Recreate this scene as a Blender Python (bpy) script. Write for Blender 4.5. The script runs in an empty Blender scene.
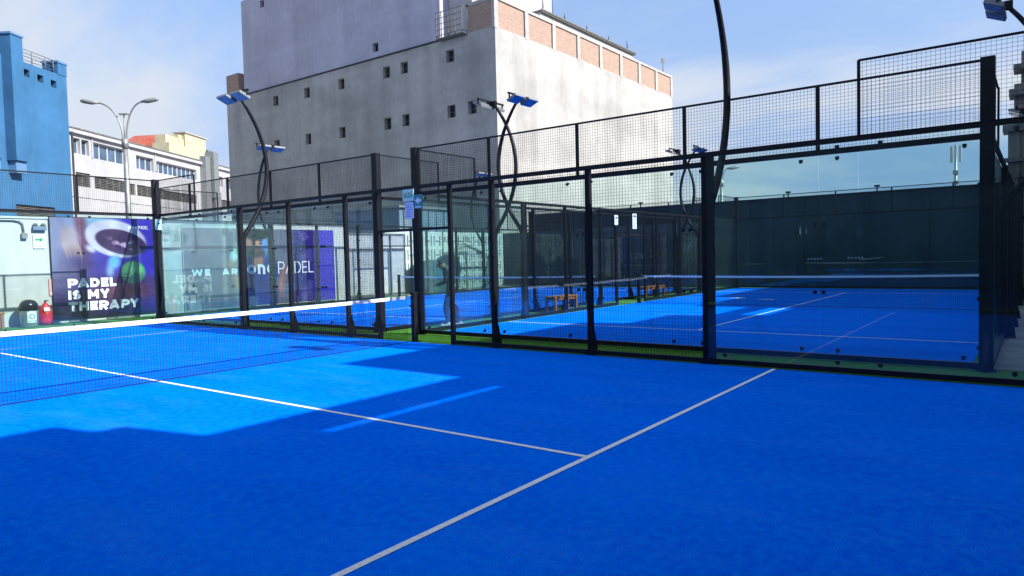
import bpy, math, random
import numpy as np
from mathutils import Vector, Matrix
random.seed(7)
PI = math.pi
sc = bpy.context.scene
COL = sc.collection

# ------------------------------------------------------------------ mesh builder
class MB:
    def __init__(s): s.v = []; s.f = []; s.m = []; s.mi = 0; s.sm = []
    def quad(s, a, b, c, d, smooth=False):
        n = len(s.v); s.v += [tuple(a), tuple(b), tuple(c), tuple(d)]
        s.f.append((n, n+1, n+2, n+3)); s.m.append(s.mi); s.sm.append(smooth)
    def box(s, x0, x1, y0, y1, z0, z1, caps=True):
        n = len(s.v)
        s.v += [(x0,y0,z0),(x1,y0,z0),(x1,y1,z0),(x0,y1,z0),(x0,y0,z1),(x1,y0,z1),(x1,y1,z1),(x0,y1,z1)]
        F = [(0,1,5,4),(1,2,6,5),(2,3,7,6),(3,0,4,7)]
        if caps: F += [(3,2,1,0),(4,5,6,7)]
        for q in F: s.f.append(tuple(n+i for i in q)); s.m.append(s.mi); s.sm.append(False)
    def obox(s, c, ax, ay, az):          # oriented box: centre and three half-axis vectors
        c, ax, ay, az = map(Vector, (c, ax, ay, az)); n = len(s.v)
        for k in (-1, 1):
            for i, j in ((-1,-1),(1,-1),(1,1),(-1,1)): s.v.append(tuple(c+ax*i+ay*j+az*k))
        for q in [(0,1,5,4),(1,2,6,5),(2,3,7,6),(3,0,4,7),(3,2,1,0),(4,5,6,7)]:
            s.f.append(tuple(n+i for i in q)); s.m.append(s.mi); s.sm.append(False)
    def tube(s, pts, r, n=8, caps=True):
        pts = [Vector(p) for p in pts]; R = r if hasattr(r, '__len__') else [r]*len(pts)
        base = len(s.v); prev = None
        for i, p in enumerate(pts):
            t = (pts[min(i+1, len(pts)-1)]-pts[max(i-1, 0)]).normalized()
            a = Vector((0,0,1)) if abs(t.z) < .95 else Vector((0,1,0))
            if prev is None: u = t.cross(a).normalized()
            else: u = (prev - t*prev.dot(t)).normalized()
            prev = u; w = t.cross(u)
            for k in range(n):
                g = 2*PI*k/n; s.v.append(tuple(p+(u*math.cos(g)+w*math.sin(g))*R[i]))
        for i in range(len(pts)-1):
            for k in range(n):
                a = base+i*n+k; b = base+i*n+(k+1)%n
                s.f.append((a, b, b+n, a+n)); s.m.append(s.mi); s.sm.append(n > 4)
        if caps:
            s.f.append(tuple(base+k for k in reversed(range(n)))); s.m.append(s.mi); s.sm.append(False)
            e = base+(len(pts)-1)*n
            s.f.append(tuple(e+k for k in range(n))); s.m.append(s.mi); s.sm.append(False)
    def lathe(s, prof, n=24, c=(0,0,0)):
        base = len(s.v)
        for r, z in prof:
            for k in range(n):
                g = 2*PI*k/n; s.v.append((c[0]+r*math.cos(g), c[1]+r*math.sin(g), c[2]+z))
        for i in range(len(prof)-1):
            for k in range(n):
                a = base+i*n+k; b = base+i*n+(k+1)%n
                s.f.append((a, b, b+n, a+n)); s.m.append(s.mi); s.sm.append(True)
    def prism(s, poly, y0, y1):          # polygon in x,z extruded in y
        n = len(s.v); k = len(poly)
        s.v += [(x, y0, z) for x, z in poly]+[(x, y1, z) for x, z in poly]
        s.f.append(tuple(range(n, n+k))); s.m.append(s.mi); s.sm.append(False)
        s.f.append(tuple(reversed(range(n+k, n+2*k)))); s.m.append(s.mi); s.sm.append(False)
        for i in range(k):
            j = (i+1) % k; s.f.append((n+j, n+i, n+k+i, n+k+j)); s.m.append(s.mi); s.sm.append(False)
    def mesh(s, name, mats):
        me = bpy.data.meshes.new(name); me.from_pydata(s.v, [], s.f)
        for m in (mats if isinstance(mats, (list, tuple)) else [mats]): me.materials.append(m)
        me.polygons.foreach_set('material_index', s.m); me.polygons.foreach_set('use_smooth', s.sm)
        me.update(); return me
    def build(s, name, mats, parent=None, bevel=0):
        o = bpy.data.objects.new(name, s.mesh(name, mats)); COL.objects.link(o); o.parent = parent
        if bevel:
            b = o.modifiers.new('bevel', 'BEVEL'); b.width = bevel; b.segments = 2; b.limit_method = 'ANGLE'
        return o
def tag(o, label=None, cat=None, group=None, kind=None):
    if label: o['label'] = label
    if cat: o['category'] = cat
    if group: o['group'] = group
    if kind: o['kind'] = kind
    return o
def empty(name, loc=(0,0,0), rz=0):
    o = bpy.data.objects.new(name, None); COL.objects.link(o); o.location = loc; o.rotation_euler = (0,0,rz)
    o.empty_display_size = .2; return o
def inst(name, me, parent, loc=(0,0,0)):
    o = bpy.data.objects.new(name, me); COL.objects.link(o); o.parent = parent; o.location = loc; return o
def copy_tree(o, parent=None):
    c = o.copy(); COL.objects.link(c); c.parent = parent
    for ch in list(o.children): copy_tree(ch, c)
    return c

# ------------------------------------------------------------------ materials
def srgb(r, g, b):
    f = lambda c: (c/255/12.92 if c/255 <= .04045 else ((c/255+.055)/1.055)**2.4)
    return (f(r), f(g), f(b), 1)
def mat(name, col, rough=.6, metal=0, spec=.5, var=0, scale=4, bump=0, bscale=60, col2=None, coat=0, stretch=None, detail=6):
    m = bpy.data.materials.new(name); m.use_nodes = True; nt = m.node_tree; N = nt.nodes; L = nt.links
    b = N['Principled BSDF']; b.inputs['Roughness'].default_value = rough; b.inputs['Metallic'].default_value = metal
    b.inputs['Specular IOR Level'].default_value = spec; b.inputs['Coat Weight'].default_value = coat
    c = tuple(col)+((1,) if len(col) == 3 else ())
    b.inputs['Base Color'].default_value = c
    tc = N.new('ShaderNodeTexCoord'); src = tc.outputs['Object']
    if stretch:
        mp = N.new('ShaderNodeMapping'); mp.inputs['Scale'].default_value = stretch; L.new(src, mp.inputs[0]); src = mp.outputs[0]
    if var or col2:
        n = N.new('ShaderNodeTexNoise'); n.inputs['Scale'].default_value = scale; n.inputs['Detail'].default_value = detail
        L.new(src, n.inputs['Vector'])
        cr = N.new('ShaderNodeValToRGB'); e = cr.color_ramp.elements
        e[0].position = .34; e[1].position = .66
        if col2: e[0].color = c; e[1].color = tuple(col2)+((1,) if len(col2) == 3 else ())
        else:
            e[0].color = tuple(max(0, x*(1-var)) for x in c[:3])+(1,); e[1].color = tuple(min(1, x*(1+var)) for x in c[:3])+(1,)
        L.new(n.outputs['Fac'], cr.inputs[0]); L.new(cr.outputs[0], b.inputs['Base Color'])
    if bump:
        n2 = N.new('ShaderNodeTexNoise'); n2.inputs['Scale'].default_value = bscale; n2.inputs['Detail'].default_value = 4
        L.new(src, n2.inputs['Vector']); bp = N.new('ShaderNodeBump'); bp.inputs['Strength'].default_value = bump; bp.inputs['Distance'].default_value = .02
        L.new(n2.outputs['Fac'], bp.inputs['Height']); L.new(bp.outputs[0], b.inputs['Normal'])
    return m

def turf(name, c1, c2, c3, sand=None):
    # synthetic turf: broad soft wear, mid mottling and single-fibre grain, all in world scale
    m = bpy.data.materials.new(name); m.use_nodes = True; nt = m.node_tree; N = nt.nodes; L = nt.links
    b = N['Principled BSDF']; b.inputs['Roughness'].default_value = .85; b.inputs['Specular IOR Level'].default_value = .0
    tc = N.new('ShaderNodeTexCoord')
    def noise(sc_, det, stretch=None):
        n = N.new('ShaderNodeTexNoise'); n.inputs['Scale'].default_value = sc_; n.inputs['Detail'].default_value = det
        if stretch:
            mp = N.new('ShaderNodeMapping'); mp.inputs['Scale'].default_value = stretch; mp.inputs['Rotation'].default_value = (0,0,.25)
            L.new(tc.outputs['Object'], mp.inputs[0]); L.new(mp.outputs[0], n.inputs['Vector'])
        else: L.new(tc.outputs['Object'], n.inputs['Vector'])
        return n.outputs['Fac']
    a = noise(1.1, 5, (1, .5, 1)); bq = noise(13, 6); g = noise(120, 3)
    m1 = N.new('ShaderNodeMix'); m1.data_type = 'RGBA'; m1.inputs['A'].default_value = c1; m1.inputs['B'].default_value = c2
    r1 = N.new('ShaderNodeMapRange'); r1.inputs['From Min'].default_value = .35; r1.inputs['From Max'].default_value = .65
    L.new(a, r1.inputs[0]); L.new(r1.outputs[0], m1.inputs['Factor'])
    r2 = N.new('ShaderNodeMapRange'); r2.inputs['From Min'].default_value = .38; r2.inputs['From Max'].default_value = .7; r2.inputs['To Max'].default_value = .7
    L.new(bq, r2.inputs[0])
    m2 = N.new('ShaderNodeMix'); m2.data_type = 'RGBA'; m2.inputs['B'].default_value = c3
    L.new(m1.outputs['Result'], m2.inputs['A']); L.new(r2.outputs[0], m2.inputs['Factor'])
    r3 = N.new('ShaderNodeMapRange'); r3.inputs['From Min'].default_value = .3; r3.inputs['From Max'].default_value = .7
    r3.inputs['To Min'].default_value = .62; r3.inputs['To Max'].default_value = 1.38
    L.new(g, r3.inputs[0])
    m3 = N.new('ShaderNodeMix'); m3.data_type = 'RGBA'; m3.blend_type = 'MULTIPLY'; m3.inputs['Factor'].default_value = 1
    # silica sand worked into the pile: faint paler drifts and small scuffs
    d1 = noise(2.3, 7, (1, .35, 1)); r4 = N.new('ShaderNodeMapRange'); r4.inputs['From Min'].default_value = .5; r4.inputs['From Max'].default_value = .78; r4.inputs['To Max'].default_value = .2
    L.new(d1, r4.inputs[0]); m4 = N.new('ShaderNodeMix'); m4.data_type = 'RGBA'; m4.inputs['B'].default_value = sand or c3
    L.new(m2.outputs['Result'], m4.inputs['A']); L.new(r4.outputs[0], m4.inputs['Factor'])
    L.new(m4.outputs['Result'], m3.inputs['A']); L.new(r3.outputs[0], m3.inputs['B'])
    L.new(m3.outputs['Result'], b.inputs['Base Color'])
    bp = N.new('ShaderNodeBump'); bp.inputs['Strength'].default_value = .6; bp.inputs['Distance'].default_value = .01
    L.new(g, bp.inputs['Height']); L.new(bp.outputs[0], b.inputs['Normal'])
    return m

def glass(name, tint, ior=1.5):
    m = bpy.data.materials.new(name); m.use_nodes = True; nt = m.node_tree; N = nt.nodes; L = nt.links; N.clear()
    out = N.new('ShaderNodeOutputMaterial'); mx = N.new('ShaderNodeMixShader'); fr = N.new('ShaderNodeFresnel'); fr.inputs[0].default_value = ior
    t = N.new('ShaderNodeBsdfTransparent'); t.inputs[0].default_value = tint
    g = N.new('ShaderNodeBsdfGlossy'); g.inputs['Roughness'].default_value = .0; g.inputs['Color'].default_value = (.96, 1, 1, 1)
    # same reflectance on both faces of the pane
    geo = N.new('ShaderNodeNewGeometry'); ri = N.new('ShaderNodeMapRange'); ri.inputs['To Min'].default_value = ior; ri.inputs['To Max'].default_value = 1/ior
    L.new(geo.outputs['Backfacing'], ri.inputs[0]); L.new(ri.outputs[0], fr.inputs[0])
    # thin film of dust on outdoor glass: weak diffuse veil with smears
    d = N.new('ShaderNodeBsdfDiffuse'); d.inputs[0].default_value = (.5, .62, .58, 1)
    tc = N.new('ShaderNodeTexCoord'); no = N.new('ShaderNodeTexNoise'); no.inputs['Scale'].default_value = 1.3; no.inputs['Detail'].default_value = 5
    L.new(tc.outputs['Object'], no.inputs['Vector']); mr = N.new('ShaderNodeMapRange')
    mr.inputs['From Min'].default_value = .3; mr.inputs['From Max'].default_value = .8; mr.inputs['To Min'].default_value = .003; mr.inputs['To Max'].default_value = .02
    L.new(no.outputs['Fac'], mr.inputs[0]); m2 = N.new('ShaderNodeMixShader')
    L.new(mr.outputs[0], m2.inputs[0]); L.new(t.outputs[0], m2.inputs[1]); L.new(d.outputs[0], m2.inputs[2])
    L.new(fr.outputs[0], mx.inputs[0]); L.new(m2.outputs[0], mx.inputs[1]); L.new(g.outputs[0], mx.inputs[2]); L.new(mx.outputs[0], out.inputs[0])
    return m

def brick(name):
    m = mat(name, (.36,.2,.13), .9); nt = m.node_tree; N = nt.nodes; L = nt.links; b = N['Principled BSDF']
    tc = N.new('ShaderNodeTexCoord'); mp = N.new('ShaderNodeMapping'); mp.inputs['Rotation'].default_value = (PI/2, 0, 0)
    sp = N.new('ShaderNodeSeparateXYZ'); cb = N.new('ShaderNodeCombineXYZ'); ad = N.new('ShaderNodeMath')
    L.new(tc.outputs['Object'], sp.inputs[0]); L.new(sp.outputs[0], ad.inputs[0]); L.new(sp.outputs[1], ad.inputs[1])
    L.new(ad.outputs[0], cb.inputs[0]); L.new(sp.outputs[2], cb.inputs[1])
    bt = N.new('ShaderNodeTexBrick'); bt.inputs['Scale'].default_value = 2.2; bt.inputs['Mortar Size'].default_value = .03
    bt.inputs['Color1'].default_value = (.36,.22,.155,1); bt.inputs['Color2'].default_value = (.27,.155,.11,1); bt.inputs['Mortar'].default_value = (.36,.32,.28,1)
    L.new(cb.outputs[0], bt.inputs['Vector']); L.new(bt.outputs['Color'], b.inputs['Base Color'])
    return m

def concrete(name, c, streak=.35):
    # rendered wall: cloudy patches, vertical water streaks, faint horizontal pour lines
    m = mat(name, c, .9, spec=.2); nt = m.node_tree; N = nt.nodes; L = nt.links; b = N['Principled BSDF']
    tc = N.new('ShaderNodeTexCoord')
    def noi(scale, st, det=6):
        mp = N.new('ShaderNodeMapping'); mp.inputs['Scale'].default_value = st; L.new(tc.outputs['Object'], mp.inputs[0])
        n = N.new('ShaderNodeTexNoise'); n.inputs['Scale'].default_value = scale; n.inputs['Detail'].default_value = det; L.new(mp.outputs[0], n.inputs['Vector'])
        return n.outputs['Fac']
    def rng(x, a, b_, lo, hi):
        r = N.new('ShaderNodeMapRange'); r.inputs['From Min'].default_value = a; r.inputs['From Max'].default_value = b_
        r.inputs['To Min'].default_value = lo; r.inputs['To Max'].default_value = hi; L.new(x, r.inputs[0]); return r.outputs[0]
    a = rng(noi(.22, (1,1,1.6)), .36, .62, 1-streak, 1.0)
    s = rng(noi(.8, (1,1,.07), 8), .4, .68, 1.0, 1-streak*.7)
    f = rng(noi(3.5, (1,1,.5)), .3, .7, .93, 1.07)
    h = rng(noi(.9, (.05,.05,1.2), 3), .55, .7, 1.0, 1+streak*.35)
    def mul(x, y):
        k = N.new('ShaderNodeMath'); k.operation = 'MULTIPLY'; L.new(x, k.inputs[0]); L.new(y, k.inputs[1]); return k.outputs[0]
    fac = mul(mul(a, s), mul(f, h))
    mx = N.new('ShaderNodeMix'); mx.data_type = 'RGBA'; mx.blend_type = 'MULTIPLY'; mx.inputs['Factor'].default_value = 1
    mx.inputs['A'].default_value = tuple(c)+(1,); L.new(fac, mx.inputs['B']); L.new(mx.outputs['Result'], b.inputs['Base Color'])
    return m
def vcol(name, rough=.35):
    m = bpy.data.materials.new(name); m.use_nodes = True; nt = m.node_tree; N = nt.nodes; L = nt.links
    b = N['Principled BSDF']; b.inputs['Roughness'].default_value = rough
    a = N.new('ShaderNodeVertexColor'); a.layer_name = 'Print'; L.new(a.outputs[0], b.inputs['Base Color']); return m

TURF_B1 = (.0003,.158,.95,1); TURF_B2 = (.0002,.125,.85,1); TURF_B3 = (.0015,.225,.97,1)
M = dict(
 turf=turf('blue_turf', TURF_B1, TURF_B2, TURF_B3, (.05,.24,.9,1)),
 green=turf('green_turf', (.07,.2,.03,1), (.055,.16,.025,1), (.11,.27,.045,1)),
 line=mat('line_white', (.80,.82,.85), .8, var=.12, scale=30),
 ground=mat('concrete_ground', (.22,.22,.21), .9, var=.25, scale=1.5, bump=.2),
 black=mat('black_powder_coat', (.006,.007,.010), .5, spec=.25, var=.3, scale=8),
 wire=mat('black_wire', (.01,.011,.013), .5, spec=.3),
 steel=mat('clamp_steel', (.03,.03,.035), .35, metal=.6),
 glass=glass('tempered_glass', (.865,.95,.95,1)),
 net=mat('net_cord', (.012,.014,.02), .8, spec=.1),
 tape=mat('tape_white', (.8,.8,.8), .7, var=.05, scale=12),
 white=concrete('white_paint_wall', (.50,.51,.49), .08),
 trim=mat('pale_trim', (.42,.44,.44), .7),
 conc=concrete('rendered_concrete', (.43,.418,.40), .24),
 conc2=mat('concrete_frame', (.36,.355,.34), .9, var=.15, scale=2),
 lav=concrete('lavender_cladding', (.47,.455,.55), .16),
 brick=brick('brick_infill'),
 dark=mat('dark_interior', (.02,.02,.022), .8, var=.4, scale=3),
 blue=concrete('blue_render', (.045,.155,.32), .2),
 bluecap=mat('blue_cap', (.09,.2,.36), .7),
 wbld=concrete('white_render', (.43,.43,.45), .16),
 ribbed=mat('ribbed_grey', (.5,.5,.52), .7, var=.08, scale=6),
 yel=mat('cream_yellow_render', (.44,.40,.27), .9, var=.1, scale=1),
 red=mat('red_tile', (.32,.075,.05), .85, var=.2, scale=2),
 win=mat('window_glass', (.05,.09,.15), .06, spec=.9, var=.5, scale=.7),
 louv=mat('louvre_grey', (.13,.13,.12), .6, var=.3, scale=6),
 frame=mat('window_frame', (.6,.6,.6), .5),
 galv=mat('galvanised', (.27,.285,.29), .45, metal=.5, var=.15, scale=5),
 lamp=mat('lamp_head', (.22,.23,.23), .4),
 skylens=mat('floodlight_lens_sky_blue', (.055,.2,.36), .12, spec=.9, var=.35, scale=9),  # blue of the reflected sky painted into the lens colour
 orange=mat('varnished_wood', (.32,.13,.035), .45, var=.3, scale=9, stretch=(1,8,8)),
 redp=mat('red_cover', (.55,.012,.02), .4, var=.3, scale=8, bump=.6, bscale=12),
 pink=mat('faded_red_sign', (.72,.33,.33), .6, var=.1, scale=20),
 silver=mat('bin_steel', (.42,.46,.45), .35, metal=.75, var=.12, scale=6),
 plast=mat('black_plastic', (.012,.012,.014), .25),
 paper=mat('paper', (.75,.76,.78), .8),
 lilac=mat('printed_notice', (.6,.58,.78), .7, var=.08, scale=40),
 mint=mat('mint_sign', (.55,.75,.62), .6), greens=mat('sign_green', (.02,.3,.13), .5), teal=mat('sign_teal', (.02,.25,.24), .5),
 wall=concrete('dark_green_wall', (.034,.056,.066), .35),
 corr=mat('corrugated_grey', (.42,.43,.45), .5, var=.12, scale=3),
 blok=mat('breeze_block', (.58,.59,.56), .9, var=.08, scale=5),
 canvas=mat('parasol_canvas', (.6,.58,.5), .9), tealc=mat('teal_tarpaulin', (.03,.13,.17), .8, var=.35, scale=2),
 bluegrey=mat('blue_grey_panel', (.14,.2,.28), .7, var=.15, scale=1),
 beige=concrete('weathered_beige', (.34,.3,.25), .5),
 purple=mat('purple_banner', (.10,.04,.38), .6, var=.2, scale=3),
 skin=mat('skin', (.33,.17,.11), .6), cloth=mat('dark_sportswear', (.008,.009,.014), .85, var=.3, scale=20),
 trous=mat('dark_blue_trousers', (.01,.018,.05), .85, var=.3, scale=14), shoe=mat('pale_shoes', (.55,.5,.52), .6), hair=mat('dark_hair', (.012,.01,.009), .7),
 print=vcol('poster_print'), letter=mat('white_lettering', (.82,.83,.86), .5),
 neigh=concrete('neighbour_render', (.22,.215,.2), .25),
)

# ------------------------------------------------------------------ camera, light, sky
cam = bpy.data.cameras.new('camera'); co = bpy.data.objects.new('camera', cam); COL.objects.link(co); sc.camera = co
yaw, pitch, roll, F = 0.9248055906, -0.0446812467, -0.0243281636, 699.664
cy, sy = math.cos(yaw), math.sin(yaw)
f = Vector((sy*math.cos(pitch), cy*math.cos(pitch), math.sin(pitch))); r = Vector((cy, -sy, 0)); u = r.cross(f)
c_, s_ = math.cos(roll), math.sin(roll); r2 = r*c_+u*s_; u2 = -r*s_+u*c_
mw = Matrix((r2, u2, -f)).transposed().to_4x4(); mw.translation = Vector((-9.79778, -9.83983, 1.62882)); co.matrix_world = mw
cam.sensor_width = 36; cam.lens = F/1024*36; cam.clip_start = .05; cam.clip_end = 3000

S = Vector((.29, -1.25, 1)).normalized()
el = math.asin(S.z); az = math.atan2(S.x, S.y)
sun = bpy.data.lights.new('sun', 'SUN'); so = bpy.data.objects.new('sun', sun); COL.objects.link(so)
sun.energy = 3.95; sun.angle = math.radians(.55); sun.color = (1, .965, .92)
so.rotation_euler = S.to_track_quat('Z', 'Y').to_euler(); so.location = (0, -20, 30)
W = bpy.data.worlds.new('World'); sc.world = W; W.use_nodes = True; nt = W.node_tree; N = nt.nodes; L = nt.links
bg = N['Background']; sky = N.new('ShaderNodeTexSky'); sky.sky_type = 'NISHITA'; sky.sun_disc = False
sky.sun_elevation = el; sky.sun_rotation = az; sky.air_density = 1.0; sky.dust_density = .35; sky.ozone_density = 2.2
bg.inputs['Strength'].default_value = .112
tc = N.new('ShaderNodeTexCoord'); sp = N.new('ShaderNodeSeparateXYZ'); L.new(tc.outputs['Generated'], sp.inputs[0])
def mth(op, a, b=None, cl=False):
    n = N.new('ShaderNodeMath'); n.operation = op; n.use_clamp = cl
    for i, x in enumerate((a, b)):
        if x is None: continue
        if isinstance(x, (int, float)): n.inputs[i].default_value = x
        else: L.new(x, n.inputs[i])
    return n.outputs[0]
den = mth('ADD', mth('MAXIMUM', sp.outputs[2], 0.0), .16)
cx = mth('DIVIDE', sp.outputs[0], den); cyy = mth('DIVIDE', sp.outputs[1], den)
cb = N.new('ShaderNodeCombineXYZ'); L.new(cx, cb.inputs[0]); L.new(cyy, cb.inputs[1])
mp = N.new('ShaderNodeMapping'); mp.inputs['Rotation'].default_value = (0,0,-.3); mp.inputs['Scale'].default_value = (1.2, .5, 1); mp.inputs['Location'].default_value = (7.7, 2.1, 0)
L.new(cb.outputs[0], mp.inputs[0])
n1 = N.new('ShaderNodeTexNoise'); n1.inputs['Scale'].default_value = .75; n1.inputs['Detail'].default_value = 9; n1.inputs['Roughness'].default_value = .55; n1.inputs['Distortion'].default_value = .5
L.new(mp.outputs[0], n1.inputs['Vector'])
rr = N.new('ShaderNodeMapRange'); rr.interpolation_type = 'SMOOTHSTEP'; rr.inputs['From Min'].default_value = .38; rr.inputs['From Max'].default_value = .64; rr.inputs['To Max'].default_value = .97
L.new(n1.outputs['Fac'], rr.inputs[0])
hz = mth('SUBTRACT', 1.05, mth('MULTIPLY', mth('MAXIMUM', sp.outputs[2], 0.0), 1.5), True)      # thin high haze veil
mh = N.new('ShaderNodeMix'); mh.data_type = 'RGBA'; mh.inputs['B'].default_value = (1.3, 1.86, 3.15, 1)
L.new(hz, mh.inputs['Factor']); L.new(sky.outputs[0], mh.inputs['A'])
mx = N.new('ShaderNodeMix'); mx.data_type = 'RGBA'; mx.inputs['B'].default_value = (2.85, 3.1, 3.5, 1)
L.new(rr.outputs[0], mx.inputs['Factor']); L.new(mh.outputs['Result'], mx.inputs['A']); L.new(mx.outputs['Result'], bg.inputs['Color'])
vs = sc.view_settings; vs.view_transform = 'Standard'; vs.look = 'None'; vs.exposure = 1.2; vs.gamma = 1; vs.use_curve_mapping = False
sc.cycles.transparent_max_bounces = 48; sc.cycles.max_bounces = 8; sc.cycles.glossy_bounces = 4

# ------------------------------------------------------------------ ground and courts
def sheet(name, x0, x1, y0, y1, z, m):
    b = MB(); b.quad((x0,y0,z),(x1,y0,z),(x1,y1,z),(x0,y1,z)); return tag(b.build(name, m), kind='structure')
sheet('ground', -600, 1200, -600, 1200, -.02, M['ground'])
sheet('green_turf_surround', -14, 22.6, -9.9, 13.2, -.008, M['green'])
sheet('pavement', 1.3, 22.6, -14, -9.35, -.002, M['ground'])
sheet('court_floor', -9.95, -.03, -9.95, 9.95, 0, M['turf'])
sheet('court_floor', 1.26, 21.1, -9.12, .82, 0, M['turf'])
sheet('court_floor', 1.19, 21.0, 2.08, 12.02, 0, M['turf'])
def lines(name, rects):
    b = MB()
    for x0, x1, y0, y1 in rects: b.quad((x0,y0,.004),(x1,y0,.004),(x1,y1,.004),(x0,y1,.004))
    tag(b.build(name, M['line']), kind='structure')
w = .026
lines('court_line', [(-9.95,-.03,-6.95-w,-6.95+w),(-9.95,-.03,6.95-w,6.95+w),(-5-w,-5+w,-6.95+w,6.95-w)])
for y0, y1, xb in ((-9.12,.82,1.2),(2.08,12.02,1.13)):
    ym = (y0+y1)/2
    lines('court_line', [(xb+2.95-w,xb+2.95+w,y0,y1),(xb+16.95-w,xb+16.95+w,y0,y1),(xb+2.95+w,xb+16.95-w,ym-w,ym+w)])
b = MB()                                                # two small pale striped ground marks by the far net
for cx0, cy0 in ((14.4,-1.5),(13.85,-2.62)):
    for k in range(3): b.box(cx0-.05+.11*k-.1, cx0-.05+.11*k-.03, cy0-.28+.05*k, cy0+.28-.07*k, .004, .0045)
tag(b.build('court_marking', M['line']), kind='structure')

# ------------------------------------------------------------------ fences
MC = {}
WR = .0014
def mesh_panel(Lx, z0, z1):
    k = ('m', round(Lx,3), round(z0,3), round(z1,3))
    if k not in MC:
        b = MB(); n = max(1, round(Lx/.05)); q = max(1, round((z1-z0)/.05))
        for i in range(n+1):
            x = Lx*i/n; b.box(x-WR, x+WR, -.003, .002, z0, z1, False)
        for j in range(q+1):
            z = z0+(z1-z0)*j/q; n0 = len(b.v)
            b.v += [(0,.002,z-WR),(0,.007,z-WR),(0,.007,z+WR),(0,.002,z+WR),(Lx,.002,z-WR),(Lx,.007,z-WR),(Lx,.007,z+WR),(Lx,.002,z+WR)]
            for a in ((0,4,5,1),(1,5,6,2),(2,6,7,3),(3,7,4,0)): b.f.append(tuple(n0+t for t in a)); b.m.append(0); b.sm.append(False)
        MC[k] = b.mesh('mesh_panel', M['wire'])
    return MC[k]
def glass_panel(Lx, z0, z1):
    k = ('g', round(Lx,3), round(z0,3), round(z1,3))
    if k not in MC:
        b = MB(); b.box(.006, Lx-.006, -.005, .005, z0, z1); MC[k] = b.mesh('glass_panel', M['glass'])
    return MC[k]
def clamp_mesh():
    if 'c' not in MC:
        b = MB(); b.box(-.025,.025,-.015,.014,-.022,.022); b.tube([(0,-.02,0),(0,.035,0)], .011, 8); b.box(-.014,.014,.0,.04,-.035,-.01)
        MC['c'] = b.mesh('glass_clamp', M['steel'])
    return MC['c']
def post_mesh(wx, wy, h, gusset=False, z0=0):
    k = ('p', wx, wy, h, gusset, z0)
    if k not in MC:
        b = MB(); b.box(-wx/2, wx/2, .02, .02+wy, z0, h)
        if gusset:
            b.box(-wx/2-.04, wx/2+.04, .0, .06+wy, 0, .012)
            n0 = len(b.v)
            P = [(.02+wy, .0), (.02+wy+.13, .0), (.02+wy+.11, .16), (.02+wy, .5)]
            b.v += [(-.03, y, z) for y, z in P]+[(.03, y, z) for y, z in P]
            for q in ((0,1,2,3),(7,6,5,4),(0,4,5,1),(1,5,6,2),(2,6,7,3)): b.f.append(tuple(n0+i for i in q)); b.m.append(0); b.sm.append(False)
            for zz in (.25, .9, 1.6, 2.4):
                if zz < h: b.box(wx/2, wx/2+.03, .0, .02, zz, zz+.05)
        me = b.mesh('post', M['black']); MC[k] = me
    return MC[k]
def rail(root, x0, x1, z, h, wy=.05, nm='rail'):
    b = MB(); b.box(x0, x1, .012, .012+wy, z, z+h); b.build(nm, M['black'], root)
def clamps(root, g, Lx, z0, z1, full):
    pts = [(.25, z0+.06), (Lx-.25, z0+.06), (.25, z1-.06), (Lx-.25, z1-.06)]
    if full: pts += [(.06, 1.0), (Lx-.06, 1.0), (.06, 2.0), (Lx-.06, 2.0)]
    for x, z in pts: inst('glass_clamp', clamp_mesh(), g, (x, 0, z))

def side_fence(loc, rz, label, gate=True, detail=True, full_far=True):
    t = empty('court_side_fence', loc, rz); tag(t, label, 'court fence', 'fences around the padel courts')
    for x0 in (.12, 2, 16, 18):
        Lx = 1.88 if x0 in (.12, 18) else 2
        g = inst('glass_panel', glass_panel(Lx, .09, 3.0), t, (x0,0,0))
        if detail: clamps(t, g, Lx, .09, 3.0, False)
    for x0 in (4, 6, 12, 14): inst('mesh_panel', mesh_panel(2, .09, 3.0), t, (x0,0,0))
    for x0 in (8, 11): inst('mesh_panel', mesh_panel(1, .09, 3.0), t, (x0,0,0))
    inst('mesh_panel', mesh_panel(2, 2.22, 3.0), t, (9,0,0))
    for x0 in (.12, 18): inst('mesh_panel', mesh_panel(1.88, 3.06, 4.0), t, (x0,0,0))
    for x in (4, 16): inst('post', post_mesh(.17, .08, 3.0, True), t, (x,0,0))
    for x in (6, 8, 12, 14): inst('post', post_mesh(.085, .08, 3.0, True), t, (x,0,0))
    for x in (9, 11): inst('post', post_mesh(.085, .06, 3.0, False), t, (x,0,0))
    for x in (2, 18): inst('post', post_mesh(.035, .03, 4.0, False, 3.05), t, (x,0,0))
    rail(t, .1, 19.9, 2.995, .07); rail(t, .1, 2, 3.985, .026, .025); rail(t, 18, 19.9, 3.985, .026, .025)
    rail(t, 9.04, 10.96, 2.18, .05, .04, 'gate_beam')
    rail(t, .1, 8.96, .012, .07, .06, 'base_rail'); rail(t, 11.04, 19.9, .012, .07, .06, 'base_rail')
    return t
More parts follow.
